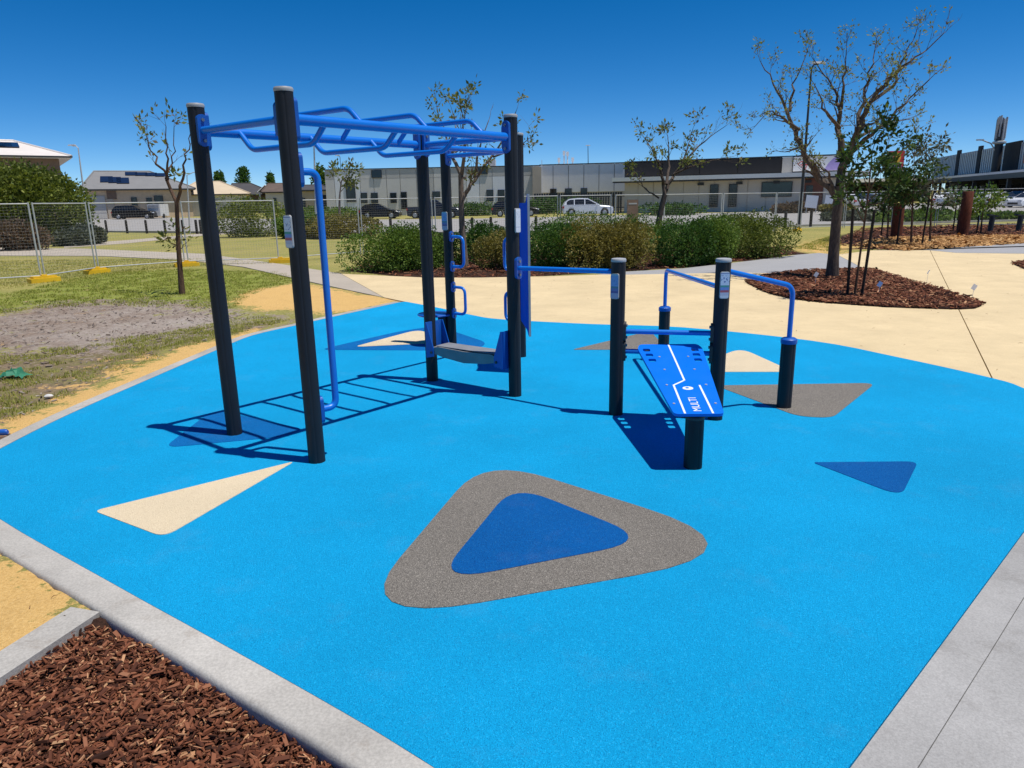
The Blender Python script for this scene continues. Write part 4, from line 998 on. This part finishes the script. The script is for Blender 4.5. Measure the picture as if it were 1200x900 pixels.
for s, e, u, v in ((407, 418, 213, 237), (424, 431.5, 226, 238), (436, 444, 226, 238), (458.5, 466, 226, 238), (471, 478, 225, 245), (508, 517, 224.5, 233), (571, 579, 222.5, 236), (584, 592, 222.5, 236), (438, 450, 199.5, 208.5), (561, 573, 195.5, 204.5)):
    window(hall, X_(s), X_(e), zpx(s, v, 86)-z0, min(top-.03, zpx(s, u, 86)-z0), -.02)
bx('wall_return', 'wall_beige', hall, X_(624.5), X_(634.5), -.9, -.02, -.2, top-.15)
bx('downpipe', 'board_white', hall, X_(635), X_(635.6), -.7, -.6, 0, top+.6)
bx('air_unit', 'cap_grey', hall, X_(572), X_(580), 3, 5, top, top+1.0)
# ---- recessed grey block with panels
a, b = facade(633, 90, 732, 88); ang, L = frame_at(a, b); z0 = fz(88)
rec = tag(empty('recessed_block', (a.x, a.y, z0), ang), 'plain pale grey panelled block set back between hall and dark building', 'building')
top = zpx(633, 194, 90)-z0; U = L/99; X_ = lambda px: (px-633)*U
bx('wall', 'wall_mid', rec, 0, L, .15, 12, -.3, top-.03)
ss = [633, 648.5, 666.5, 684.5, 702, 719.5, 732]
for s, e in zip(ss[:-1], ss[1:]): bx('panel', 'wall_pale', rec, X_(s)+.04, X_(e)-.04, 0, .13, top*.42, top)
bx('coping', 'dark_metal', rec, -.05, L, -.05, .4, top+.02, top+.12)
for s, e in ((645, 652.5), (662.5, 670.5), (681, 688.5)): window(rec, X_(s), X_(e), top*.18, top*.50, -.03)
fs = empty('slat_fence', (0, 0, 0)); fa, fb = facade(626, 82, 732, 80.5); fs.location = (fa.x, fa.y, fz(81)); fs.rotation_euler.z, Lf = frame_at(fa, fb)
tag(fs, 'dark slatted timber fence before the recessed grey block', 'fence')
k = 0
sm = MB().box((0, 0, 1.0), (.20, .03, 2.35)).mesh('slat', M['dark_metal'])
for i in range(int(Lf/.27)): link('slat', sm, fs, (i*.27+.1, 0, 0))
bx('rail', 'dark_metal', fs, 0, Lf, .03, .08, .5, .6); bx('rail', 'dark_metal', fs, 0, Lf, .03, .08, 1.7, 1.8)
for i in range(9):
    p = at(655+i*2.0, 191, 93); q = [.5, 1.1, .7, 1.3, .4, 1.2, .6, 1.0, .5][i]
    if i in (0, 3, 5, 8):
        o = MB().tube([(p.x, 93, top), (p.x, 93, top+.4+q)], .08, 6); o.box((p.x, 93, top+.5+q), (.3, .3, .5))
        tag(o.build('roof_vent', M['board_white']), 'white vent pipe on the roof of the recessed grey block', 'vent', 'white roof vents')
# ---- dark parapet building with canopy
a, b = facade(731, 78, 989, 71); ang, L = frame_at(a, b); z0 = fz(74)
dk = tag(empty('dark_parapet_building', (a.x, a.y, z0), ang), 'low shop with black parapet, pale canopy edge and beige wall', 'building')
def UL(px):                                    # distance along the facade seen at pixel px
    d = ray(px, 240); v = b-a; t = (a.y*d.x-a.x*d.y)/(v.x*d.y-v.y*d.x); return t*L
top = zpx(731, 190.5, 78)-z0; cz0, cz1 = zpx(731, 213, 78)-z0, zpx(731, 208.5, 78)-z0
bx('wall', 'wall_tan', dk, 0, L, .3, 12, -.3, cz0+.1)
pr = bx('parapet', 'black_wall', dk, 0, UL(913), .1, 12, cz0+.1, top)
for s, e in ((731, 775), (775, 818), (818, 862), (862, 913)): bx('parapet_panel', 'black_wall', dk, UL(s)+.04, UL(e)-.04, .02, .09, cz1+.15, top-.06)
bx('parapet_block', 'wall_mid', dk, UL(913)+.02, L, .04, 12, cz0+.12, top-.02)
bx('coping', 'dark_metal', dk, 0, L, -.02, .3, top+.01, top+.10)
bx('canopy', 'fascia', dk, -1.0, UL(1014), -1.6, .02, cz0, cz1)
bx('canopy_soffit', 'dark_metal', dk, -.95, UL(1012), -1.5, .29, cz0-.12, cz0-.01)
sm_ = [731, 747, 765, 782, 800, 818, 836, 854, 875, 897, 918, 938]
for s, e in zip(sm_[:-1], sm_[1:]): bx('panel', 'wall_tan', dk, UL(s)+.03, UL(e)-.03, .2, .29, -.2, cz0-.13)
window(dk, UL(831), UL(841), .5, cz0-.5, .14); window(dk, UL(853), UL(863), .5, cz0-.5, .14); window(dk, UL(891), UL(927), zpx(900, 231, 73)-z0, cz0-.38, .14, 'glass_green')
bx('brick_entry', 'brick_red', dk, UL(941), UL(963), .1, .29, -.2, cz0-.13)
bx('door', 'window_dark', dk, UL(943), UL(951), .04, .09, 0, cz0-.8)
bx('panel', 'wall_tan', dk, UL(963)+.05, L, .15, .29, -.2, cz0-.13)
for px in (820, 865, 908, 945): bx('wall_light', 'dark_metal', dk, UL(px)-.3, UL(px)+.3, -.05, .19, cz0-.55, cz0-.30)
bd = bx('billboard', 'board_white', dk, UL(926), UL(984), -.08, .03, cz1+.16, top-.04)
bx('billboard_frame', 'dark_metal', dk, UL(925), UL(985), -.04, .035, cz1+.02, top+.005)
tri = [(UL(962), cz1+.18), (UL(983), cz1+.18), (UL(983), top-.10), (UL(972), top-.25), (UL(966), top-.75)]
MB().extr(tri, (0, -.085, 0), (1, 0, 0), (0, 0, 1), (0, -1, 0), 0, .01).build('purple_print', M['board_purple'], dk)
mk = MB()
for q in range(5):
    u = UL(931+q*2.2); mk.tube([(u, -.09, top-.75-.12*q), (u+.35, -.09, top-.45-.2*(q % 2)), (u+.7, -.09, top-.8)], .035, 5)
mk.build('red_script', M['signal_red'], dk)
# ---- shopping centre with ribbed parapet
a, b = facade(1088, 124, 1262, 72); ang, L = frame_at(a, b); z0 = fz(100)
sh = tag(empty('shopping_centre', (a.x, a.y, z0), ang), 'long shopping centre with ribbed metal parapet and dark shopfronts under a canopy', 'building')
top = zpx(1200, 165.5, 87)-z0; pb = zpx(1200, 200, 87)-z0; 
bx('wall', 'black_wall', sh, 0, L, 2.5, 26, -.5, pb)
bx('parapet', 'cladding', sh, 0, L, .3, 26, pb, top)
rib = MB().box((0, 0, (pb+top)/2), (.35, .22, top-pb-.1)).mesh('rib', M['cladding'])
n_ = int(L/.8)
for i in range(n_): link('rib', rib, sh, (.4+i*.8, .2, 0))
for px in (1115, 1139, 1178): bx('parapet_pier', 'black_wall', sh, UL(px)-(.7 if px < 1170 else 3.0), UL(px)+(.7 if px < 1170 else 2.0), .02, .28, pb-.2, top+(.5 if px < 1170 else .2))
bx('canopy', 'dark_metal', sh, 0, L, -3.0, .28, pb-.9, pb-.05)
bx('canopy_edge', 'wall_pale', sh, 0, L, -3.06, -3.01, pb-.35, pb-.10)
for i in range(int(L/6)): bx('column', 'dark_metal', sh, i*6+.5, i*6+.9, -2.6, -2.2, -.5, pb-.91)
for i in range(int(L/4)): window(sh, i*4+.4, i*4+3.5, .3, pb-1.4, 2.42)
for px in (1188, 1194): bx('shop_sign', 'signal_red', sh, UL(px)-1.2, UL(px)+1.0, 2.2, 2.34, .8, pb-1.6)
sgn = bx('orange_sign', 'sign_orange', sh, UL(1191), UL(1204), .02, .07, pb+(top-pb)*.25, pb+(top-pb)*.75)
# ---- dark low shops between
a, b = facade(985, 112, 1098, 118); ang, L = frame_at(a, b); z0 = fz(112)
ls_ = tag(empty('low_shop', (a.x, a.y, z0), ang), 'low dark shop row half hidden behind the saplings', 'building')
top = zpx(1040, 209, 114)-z0
bx('wall', 'black_wall', ls_, 0, L, 1.5, 12, -.4, top-.8); bx('roof', 'dark_metal', ls_, -.5, L, -1.2, 12, top-.78, top); bx('canopy_edge', 'fascia', ls_, -.5, L, -1.25, -1.21, top-.55, top-.05)
for i in range(int(L/3.5)): window(ls_, i*3.5+.4, i*3.5+3, .3, top-1.6, 1.42)
for i in range(5): bx('column', 'dark_metal', ls_, i*L/4.2, i*L/4.2+.3, -1, -.7, -.4, top-.79)

# ---- houses with hipped roofs
def house(label, px0, px1, Y, eave_py, ridge_py, wall, roof, depth=11, ridge=(.3, .7), zoff=0, over=.55, wins=(), garage=None, panels=(), name='house', parts=()):
    pm = (px0+px1)/2; va, vb = ray(px0, 245), ray(px1, 245); va.z = vb.z = 0; vm = (va.normalized()+vb.normalized()).normalized(); Y = Y/vm.y; a = va.normalized()*Y; b = vb.normalized()*Y; ang, L = frame_at(a, b); Y = at(pm, 245, 1).normalized().y*0+((a+b)/2).y; z0 = fz(Y)+zoff
    ez = zpx(pm, eave_py, Y)-z0; rz = zpx(pm, ridge_py, Y+depth/2)-z0
    h = tag(empty(name, (a.x, a.y, z0), ang), label, 'house')
    bx('wall', wall, h, over, L-over, over, depth, -.4, ez)
    x0, x1, y0, y1 = 0, L, 0, depth+over; m = MB(); q0, q1 = L*ridge[0], L*ridge[1]; ym = depth/2
    e2 = ez+.02
    m.add([(x0, y0, e2), (x1, y0, e2), (x1, y1, e2), (x0, y1, e2), (q0, ym, rz), (q1, ym, rz), (x0, y0, e2+.18), (x1, y0, e2+.18), (x1, y1, e2+.18), (x0, y1, e2+.18)],
          [(3, 2, 1, 0), (0, 1, 7, 6), (1, 2, 8, 7), (2, 3, 9, 8), (3, 0, 6, 9), (6, 7, 5, 4), (7, 8, 5), (8, 9, 4, 5), (9, 6, 4)])
    ro = m.build('roof', M[roof], h)
    bx('gutter', 'dark_metal', ro, -.06, L+.06, -.10, -.005, e2+.05, e2+.17)
    for u, v, s in ((x0, y0, (q0, ym)), (x1, y0, (q1, ym))):
        MB().tube([(u, v, e2+.2), (s[0], s[1], rz+.02)], .09, 6).build('hip_cap', M[roof], ro)
    MB().tube([(q0, ym, rz+.02), (q1, ym, rz+.02)], .1, 6).build('ridge_cap', M[roof], ro)
    for (u0, u1, v0, v1, mt) in wins: window(h, L*u0, L*u1, ez*v0, ez*v1, over-.02, mt)
    for (u0, u1, v0, v1, mt) in parts: bx('wall_pier', mt, h, L*u0, L*u1, over-.12, over-.01, -.3 if v0 <= 0 else ez*v0, ez*v1)
    if garage:
        u0, u1, mt = garage; g = bx('garage_door', mt, h, L*u0, L*u1, over-.08, over-.01, 0, ez*.82)
        for k in range(4): bx('door_rib', mt, g, L*u0+.03, L*u1-.03, over-.10, over-.085, ez*.82*(k+.1)/4, ez*.82*(k+.9)/4)
    sl_ = (rz-e2-.18)/ym
    for (u, v, w, d_) in panels:
        M4 = Matrix.Rotation(math.atan(sl_), 4, 'X'); c_ = Vector((L*u, ym*v, e2+.18+sl_*ym*v+.10))
        MB().box(c_, (w, d_, .05), 0, M4).build('solar_panel', M['solar'], ro)
    return h
house('two storey house with bright white hipped roof above the large bush', -130, 94, 60, 184, 165.5, 'brick_brown', 'roof_white', 15, (.45, .71), 0, .9, ((.3, .4, .5, .8, 'window_dark'),), None, ((.54, .62, 1.7, 2.4), (.58, .62, 1.7, 2.4), (.62, .62, 1.7, 2.4), (.66, .62, 1.7, 2.4)))
house('tan brick house with wide grey roof and two rows of solar panels', 96, 232, 98, 223, 201, 'brick_tan', 'roof_grey', 16, (.12, .62), 0, .6,
      ((.42, .47, .2, .75, 'window_dark'), (.55, .60, .1, .72, 'window_dark'), (.62, .7, .25, .8, 'window_dark')), (.06, .20, 'wall_mid'),
      ((.23, .5, 1.5, 2.6), (.30, .46, 1.5, 2.6), (.37, .42, 1.5, 2.6), (.45, .82, 1.5, 1.5), (.54, .80, 1.5, 1.5), (.63, .78, 1.5, 1.5), (.72, .75, 1.5, 1.5)), parts=((.21, .27, 0, .7, 'wall_beige'), (.22, .30, .7, 1, 'brick_brown')))
house('low house with cream tiled roof and dark garage door', 205, 296, 104, 229, 213, 'render_white', 'roof_cream', 14, (.3, .62), 0, .6, ((.72, .78, .1, .75, 'window_dark'), (.86, .92, .1, .75, 'window_dark')), (.42, .62, 'wall_mid'))
house('house with dark tiled roof and small white gable porch', 268, 326, 128, 229, 215, 'brick_brown', 'roof_dark', 14, (.1, .5), 0, .6, ((.5, .6, .1, .7, 'window_dark'), (.66, .7, .1, .7, 'window_dark')), None, (), parts=((.44, .48, 0, .9, 'render_white'), (.62, .65, 0, .9, 'render_white')))
house('brown tiled house with white walls behind the monkey bar post', 308, 352, 122, 226, 215, 'render_white', 'roof_brown', 12, (.2, .6), 0, .6, ((.3, .38, .1, .75, 'window_dark'), (.6, .75, .1, .75, 'window_dark')))
house('cream fronted house with dark garage between blue pole and grey hall', 345, 390, 106, 224, 217, 'wall_beige', 'roof_dark', 12, (.2, .8), 0, .6, ((.2, .3, .1, .7, 'window_dark'),), (.55, .85, 'black_wall'))
gbl = at(312, 222, 127); gb = tag(empty('gable_porch', (gbl.x, 126.6, fz(127))), 'white trimmed gable porch on the dark roofed house', 'porch')
zt, zb = zpx(312, 217.5, 126.6)-fz(127), zpx(312, 225, 126.6)-fz(127); w_ = 1.3
MB().extr([(-w_, zb), (w_, zb), (0, zt)], (0, .1, 0), (1, 0, 0), (0, 0, 1), (0, 1, 0), 0, 1).build('gable', M['roof_brown'], gb)
MB().tube([(-w_-.1, 0, zb), (0, 0, zt+.08), (w_+.1, 0, zb)], .11, 6).build('bargeboard', M['render_white'], gb)
for s in (-1, 1): bx('porch_post', 'render_white', gb, s*1.1-.12, s*1.1+.12, .05, .3, -.1, zb)

# ================================================================== CARS
def car(label, col, p, rz, L=4.4, W=1.8, H=1.48, kind='hatch', group=None):
    e = tag(empty('parked_car', p, rz), label, 'car', group); hl = L/2; wr = .33; wx = (hl-.82, -hl+.80); gc = .18; belt = H*.60
    # x forward; side outline of the lower body with wheel arches
    pts = [(-hl+.05, gc+.1)]
    for cx in (wx[1], wx[0]):
        for k in range(9):
            t_ = math.pi-math.pi*k/8; pts.append((cx+(wr+.06)*math.cos(t_), max(gc, wr+(wr+.06)*math.sin(t_)) if 0 < k < 8 else gc))
    pts += [(hl-.1, gc), (hl-.01, gc+.2), (hl, belt*.66), (hl-.10, belt*.84), (hl-.32, belt*.93), (hl*.46, belt+.01)]
    if kind == 'ute': pts += [(-hl*.12, belt+.02), (-hl+.03, belt+.02), (-hl, belt-.1)]
    else: pts += [(-hl*.55, belt+.05), (-hl+.10, belt+.06), (-hl+.02, belt-.1), (-hl, gc+.3)]
    me = MB().extr(pts, (0, 0, 0), (1, 0, 0), (0, 0, 1), (0, -1, 0), -W/2, W/2).mesh('body', M[col])
    bm = bmesh.new(); bm.from_mesh(me); bmesh.ops.recalc_face_normals(bm, faces=bm.faces[:])
    es = [x for x in bm.edges if len(x.link_faces) == 2 and abs(abs(x.verts[0].co.y)-W/2) < 1e-4 and abs(abs(x.verts[1].co.y)-W/2) < 1e-4 and x.verts[0].co.y*x.verts[1].co.y > 0 and (x.verts[0].co.z+x.verts[1].co.z)/2 > .6]
    bmesh.ops.bevel(bm, geom=es, offset=.11, segments=3, affect='EDGES'); bm.to_mesh(me); bm.free()
    link('body', me, e)
    r0, r1 = {'hatch': (-hl*.95, hl*.47), 'suv': (-hl*.97, hl*.48), 'sedan': (-hl*.72, hl*.42), 'ute': (-hl*.13, hl*.47)}[kind]
    t0, t1 = {'hatch': (-hl*.66, -hl*.02), 'suv': (-hl*.74, hl*.0), 'sedan': (-hl*.36, hl*.0), 'ute': (-hl*.06, hl*.12)}[kind]
    zb, zt = belt, H-.02; wb, wt = W/2-.06, W/2-.21; tm_ = (t0+t1)/2+.1
    rl = [(r0, zb), (r0*.6+t0*.4, zb+(zt-zb)*.55), (t0, zt-.07), (tm_, zt), (t1, zt-.04), (r1, zb)]
    def roof_z(x): return float(np.interp(x, [q[0] for q in rl], [q[1] for q in rl]))
    def hw_(z): return wb+(wt-wb)*(z-zb)/(zt-zb)
    n_ = len(rl); V = [(x, s*hw_(z), z) for s in (-1, 1) for x, z in rl]
    fs_ = [tuple(range(n_-1, -1, -1)), tuple(range(n_, 2*n_))]+[(k, k+1, n_+k+1, n_+k) for k in range(n_-1)]
    me = MB().add(V, fs_).mesh('cabin', M[col]); bm = bmesh.new(); bm.from_mesh(me); bmesh.ops.recalc_face_normals(bm, faces=bm.faces[:])
    es = [x for x in bm.edges if len(x.link_faces) == 2 and x.verts[0].co.y*x.verts[1].co.y > 0 and min(v.co.z for v in x.verts) > zb+.1]
    bmesh.ops.bevel(bm, geom=es, offset=.06, segments=2, affect='EDGES'); bm.to_mesh(me); bm.free(); link('cabin', me, e)
    span = [r0+.10, r1-.16]; cuts_ = [(.06, .27), (.30, .58), (.61, .93)] if kind != 'ute' else [(.08, .45), (.50, .92)]
    for u0, u1 in cuts_:
        a_, b_ = span[0]+(span[1]-span[0])*u0, span[0]+(span[1]-span[0])*u1; low = zb+.05
        tp = [(x, min(zt-.11, roof_z(x)-.09)) for x in np.linspace(a_, b_, 5)]; tp = [q for q in tp if q[1] > low+.03]
        if len(tp) < 2: continue
        for s in (-1, 1):
            q = [(tp[0][0], low), (tp[-1][0], low)]+tp[::-1]
            MB().add([(x, s*(hw_(z)+.006), z) for x, z in q], [tuple(range(len(q)))]).build('window', M['window_dark'], e)
    for (xa, za), (xb, zb_), sg in (((r1, zb), (t1, zt-.04), 1), ((rl[1][0], rl[1][1]), (t0, zt-.07), -1)):
        A_ = [(xa+(xb-xa)*f+sg*.012, y*(hw_(za+(zb_-za)*f)-.06), za+(zb_-za)*f+.012) for f, y in ((.08, -1), (.08, 1), (.90, 1), (.90, -1))]
        MB().add(A_, [(0, 1, 2, 3)]).build('windscreen', M['window_dark'], e)
    for cx in wx:
        for s in (-1, 1):
            w = MB().tube([(cx, s*(W/2-.21), wr), (cx, s*(W/2-.03), wr), (cx, s*(W/2-.005), wr)], [wr, wr, wr*.9], 20).build('wheel', M['tyre'], e, True)
            MB().tube([(cx, s*(W/2-.02), wr), (cx, s*(W/2+.004), wr)], [wr*.66, wr*.6], 12).build('rim', M['rim'], w, True)
    for s in (-1, 1):
        MB().box((hl-.14, s*(W/2-.27), belt*.74), (.26, .36, .13)).build('headlight', M['lamp_white'], e)
        MB().box((-hl+.06, s*(W/2-.2), belt*.82), (.14, .28, .2)).build('tail_light', M['lamp_red'], e)
        MB().box((r1-.28, s*(W/2+.06), belt+.07), (.12, .16, .11)).build('mirror', M[col], e)
    if kind == 'ute': MB().box((-hl*.56, 0, belt+.03), (hl*.78, W-.24, .03)).build('tray_cover', M['black_rubber'], e)
    MB().box((hl-.01, 0, gc+.22), (.05, W*.55, .18)).build('grille', M['black_rubber'], e)
    return e
def carpos(px, Y): p = at(px, 250, Y); return (p.x, Y, fz(Y)-.02+.01)
car('black hatchback parked across the road before the grey hall', 'car_black', carpos(446, 73), 0, 4.0, 1.75, 1.5, 'hatch')
car('dark utility parked behind the monkey bar posts', 'car_navy', carpos(509, 72), 0, 5.2, 1.85, 1.78, 'ute')
car('dark car nosing out beside the blue climbing panel', 'car_black', carpos(604, 72), 0, 4.6, 1.82, 1.55, 'suv')
car('white sport utility car parked above the hedge', 'car_white', carpos(688, 70), 0, 4.75, 1.85, 1.68, 'suv')
car('dark car in the driveway of the tan brick house', 'car_black', carpos(158, 93), R(8), 5.0, 1.9, 1.75, 'suv')
car('grey blue car parked by the shopping centre sign', 'car_blue', carpos(1189, 78), R(200), 4.5, 1.8, 1.55, 'suv')
for px, Y, col, rz, kd, lb in ((996, 92, 'car_white', 95, 'ute', 'white car in the car park seen past the bare tree trunk'), (1007, 95, 'car_navy', 95, 'suv', 'dark car in the car park beside a white one'), (1018, 98, 'car_silver', 95, 'hatch', 'silver car in the car park behind the leafy sapling'),
        (1101, 96, 'car_white', 60, 'sedan', 'white car in the car park between sapling and log'), (1112, 99, 'car_silver', 60, 'suv', 'silver car in the car park next to the stake'), (1122, 103, 'car_navy', 60, 'hatch', 'dark blue car in the car park behind the stake'), (1160, 88, 'car_white', 30, 'suv', 'white car with red lamps in the car park'), (1150, 94, 'car_black', 30, 'hatch', 'black car beyond the white car with red lamps'), (1172, 94, 'car_silver', 20, 'suv', 'silver car behind the grey blue car'), (1203, 84, 'car_white', 200, 'hatch', 'white car cut off beside the grey blue car')):
    car(lb, col, carpos(px, Y-13 if px > 1050 else Y-8), R(rz), 4.3, 1.8, 1.5, kd)
# ================================================================== POLES, SIGNS, MAST
def lamp(label, px, py, Y, tip, r, arm, col='dark_metal', head='cap_grey', name='street_lamp'):
    b = at(px, py, Y); b.z = fz(Y)-.05; t_ = at(tip[0], tip[1], Y+tip[2]); e = tag(empty(name, b), label, 'lamp')
    d = t_-b; 
    MB().tube([(0, 0, 0), tuple(d*.5), tuple(d)], [r, r*.8, r*.5], 10).build('pole', M[col], e, True)
    q = d+Vector((arm, 0, .15 if arm else 0))
    if arm: MB().tube([tuple(d-Vector((0, 0, .02))), tuple(d+Vector((arm*.4, 0, .14))), tuple(q)], r*.45, 8).build('arm', M[col], e, True)
    MB().add([tuple(q+Vector(v)) for v in ((-.35, -.12, .02), (.35, -.12, .02), (.35, .12, .02), (-.35, .12, .02), (-.25, -.08, .12), (.25, -.08, .12), (.25, .08, .12), (-.25, .08, .12))], [(3, 2, 1, 0), (4, 5, 6, 7), (0, 1, 5, 4), (1, 2, 6, 5), (2, 3, 7, 6), (3, 0, 4, 7)]).build('lamp_head', M[head], e)
    return e
lamp('tall black lamp post rising behind the wide spreading tree', 937, 262, 40, (951, 79, 0), .085, .35)
lamp('grey lamp post leaning beside the white roofed house', 101, 250, 66, (91.5, 173, 0), .09, -.5, 'galvanised')
lamp('thin grey lamp post with curved arm by the thin young tree', 222, 270, 45, (219, 205, 0), .05, 1.0, 'galvanised')
lamp('grey light pole between the blue pole and the grey hall', 371, 276, 44, (368, 172, 0), .075, .0, 'galvanised')
lamp('thin black pole standing behind the grey hall roof', 400, 240, 102, (398.5, 184, 0), .07, -.35)
lamp('thin pole rising above the recessed grey block', 690, 238, 105, (689, 171, 0), .08, 0)
p = carpos(1159, 92); ms = tag(empty('telecom_mast', p), 'telecom mast with pale antenna cluster before the shopping centre', 'mast')
tz = zpx(1173, 166, 92)-p[2]; az = zpx(1173, 139, 92)-p[2]
MB().tube([(0, 0, -.1), (0, 0, tz), (0, 0, az-.6)], [.55, .45, .25], 14).build('pole', M['dark_metal'], ms, True)
for k in range(8):
    a_ = k*math.pi/4; MB().box((.48*math.cos(a_), .48*math.sin(a_), (tz+az)/2+.25+.2*(k % 3-1)), (.2, .16, az-tz-.2), a_).build('antenna', M['cap_grey'], ms)
MB().lathe((0, 0, tz-.3), [(.5, 0), (.75, .1), (.75, .3), (.5, .4)], 14).build('collar', M['galvanised'], ms, True)
MB().tube([(0, 0, tz-1.5), (-1.0, 0, tz-.2), (-2.2, 0, tz+.25)], .08, 8).build('lamp_arm', M['galvanised'], ms, True)
MB().box((-2.4, 0, tz+.25), (.8, .3, .16)).build('lamp_head', M['galvanised'], ms)
p = carpos(1042, 78); rs = tag(empty('red_pylon_sign', p), 'red pylon sign with yellow emblem behind the saplings', 'sign')
zt, zb = zpx(1051, 177, 78)-p[2], zpx(1051, 200, 78)-p[2]
MB().box((0, 0, (zt+zb)/2), (1.75, .3, zt-zb)).build('sign_box', M['signal_red'], rs)
MB().box((0, .02, zb/2), (.5, .2, zb)).build('pylon_leg', M['dark_metal'], rs)
MB().extr([(.55*math.cos(a_)*(1+.12*math.sin(3*a_)), .62*math.sin(a_)) for a_ in [k*math.pi/9 for k in range(18)]], (-.05, -.152, zb+(zt-zb)*.62), (1, 0, 0), (0, 0, 1), (0, -1, 0), 0, .02).build('yellow_emblem', M['sign_yellow'], rs)
for k in (-.22, .22): MB().box((k, -.175, zb+(zt-zb)*.68), (.14, .01, .34)).build('emblem_mark', M['signal_red'], rs)
MB().box((0, -.155, zb+(zt-zb)*.22), (1.3, .01, .30)).build('pink_line', M['board_purple'], rs)
for px, Y, w, h, lb in ((950, 64, 1.0, 1.05, 'wide white notice board on posts before the brick entry'), (970, 63, .65, 1.05, 'narrow white notice board on posts beside the brick entry')):
    p = carpos(px, Y); e = tag(empty('notice_board', p, R(-8)), lb, 'sign'); zt = zpx(px, 229, Y)-p[2]
    MB().box((0, 0, zt-h/2), (w, .05, h), 0, Matrix.Rotation(.10, 4, 'Y')).build('board', M['board_white'], e)
    for s in (-1, 1): MB().tube([(s*w*.4, .06, -.1), (s*w*.4+.08, .06, zt-.05)], .03, 6).build('leg', M['galvanised'], e)
p = at(741, 250, 27); e = tag(empty('brown_sign', (p.x, 27, -.03)), 'rust brown sign board standing above the hedge', 'sign')
zt = zpx(741, 234, 27)+.03; MB().box((0, 0, zt/2+.25), (.40, .12, zt-.5)).build('board', M['board_brown'], e)
MB().box((0, 0, .25), (.12, .08, .62)).build('leg', M['dark_metal'], e); MB().box((0, -.063, zt-.14), (.3, .004, .05)).build('pale_strip', M['render_white'], e)
# wheelie items and boxes by the tan brick house garage
p = carpos(186, 95); e = tag(empty('white_trailer', p), 'white box trailer standing in the driveway beside the dark car', 'trailer')
MB().box((0, 0, 1.05), (1.6, 2.4, 1.5)).build('box', M['render_white'], e); MB().box((0, -1.22, 1.5), (1.3, .03, .4)).build('vent', M['cap_grey'], e)
for s in (-1, 1): MB().tube([(s*.72, -.4, .3), (s*.86, -.4, .3)], .3, 12).build('wheel', M['tyre'], e, True)
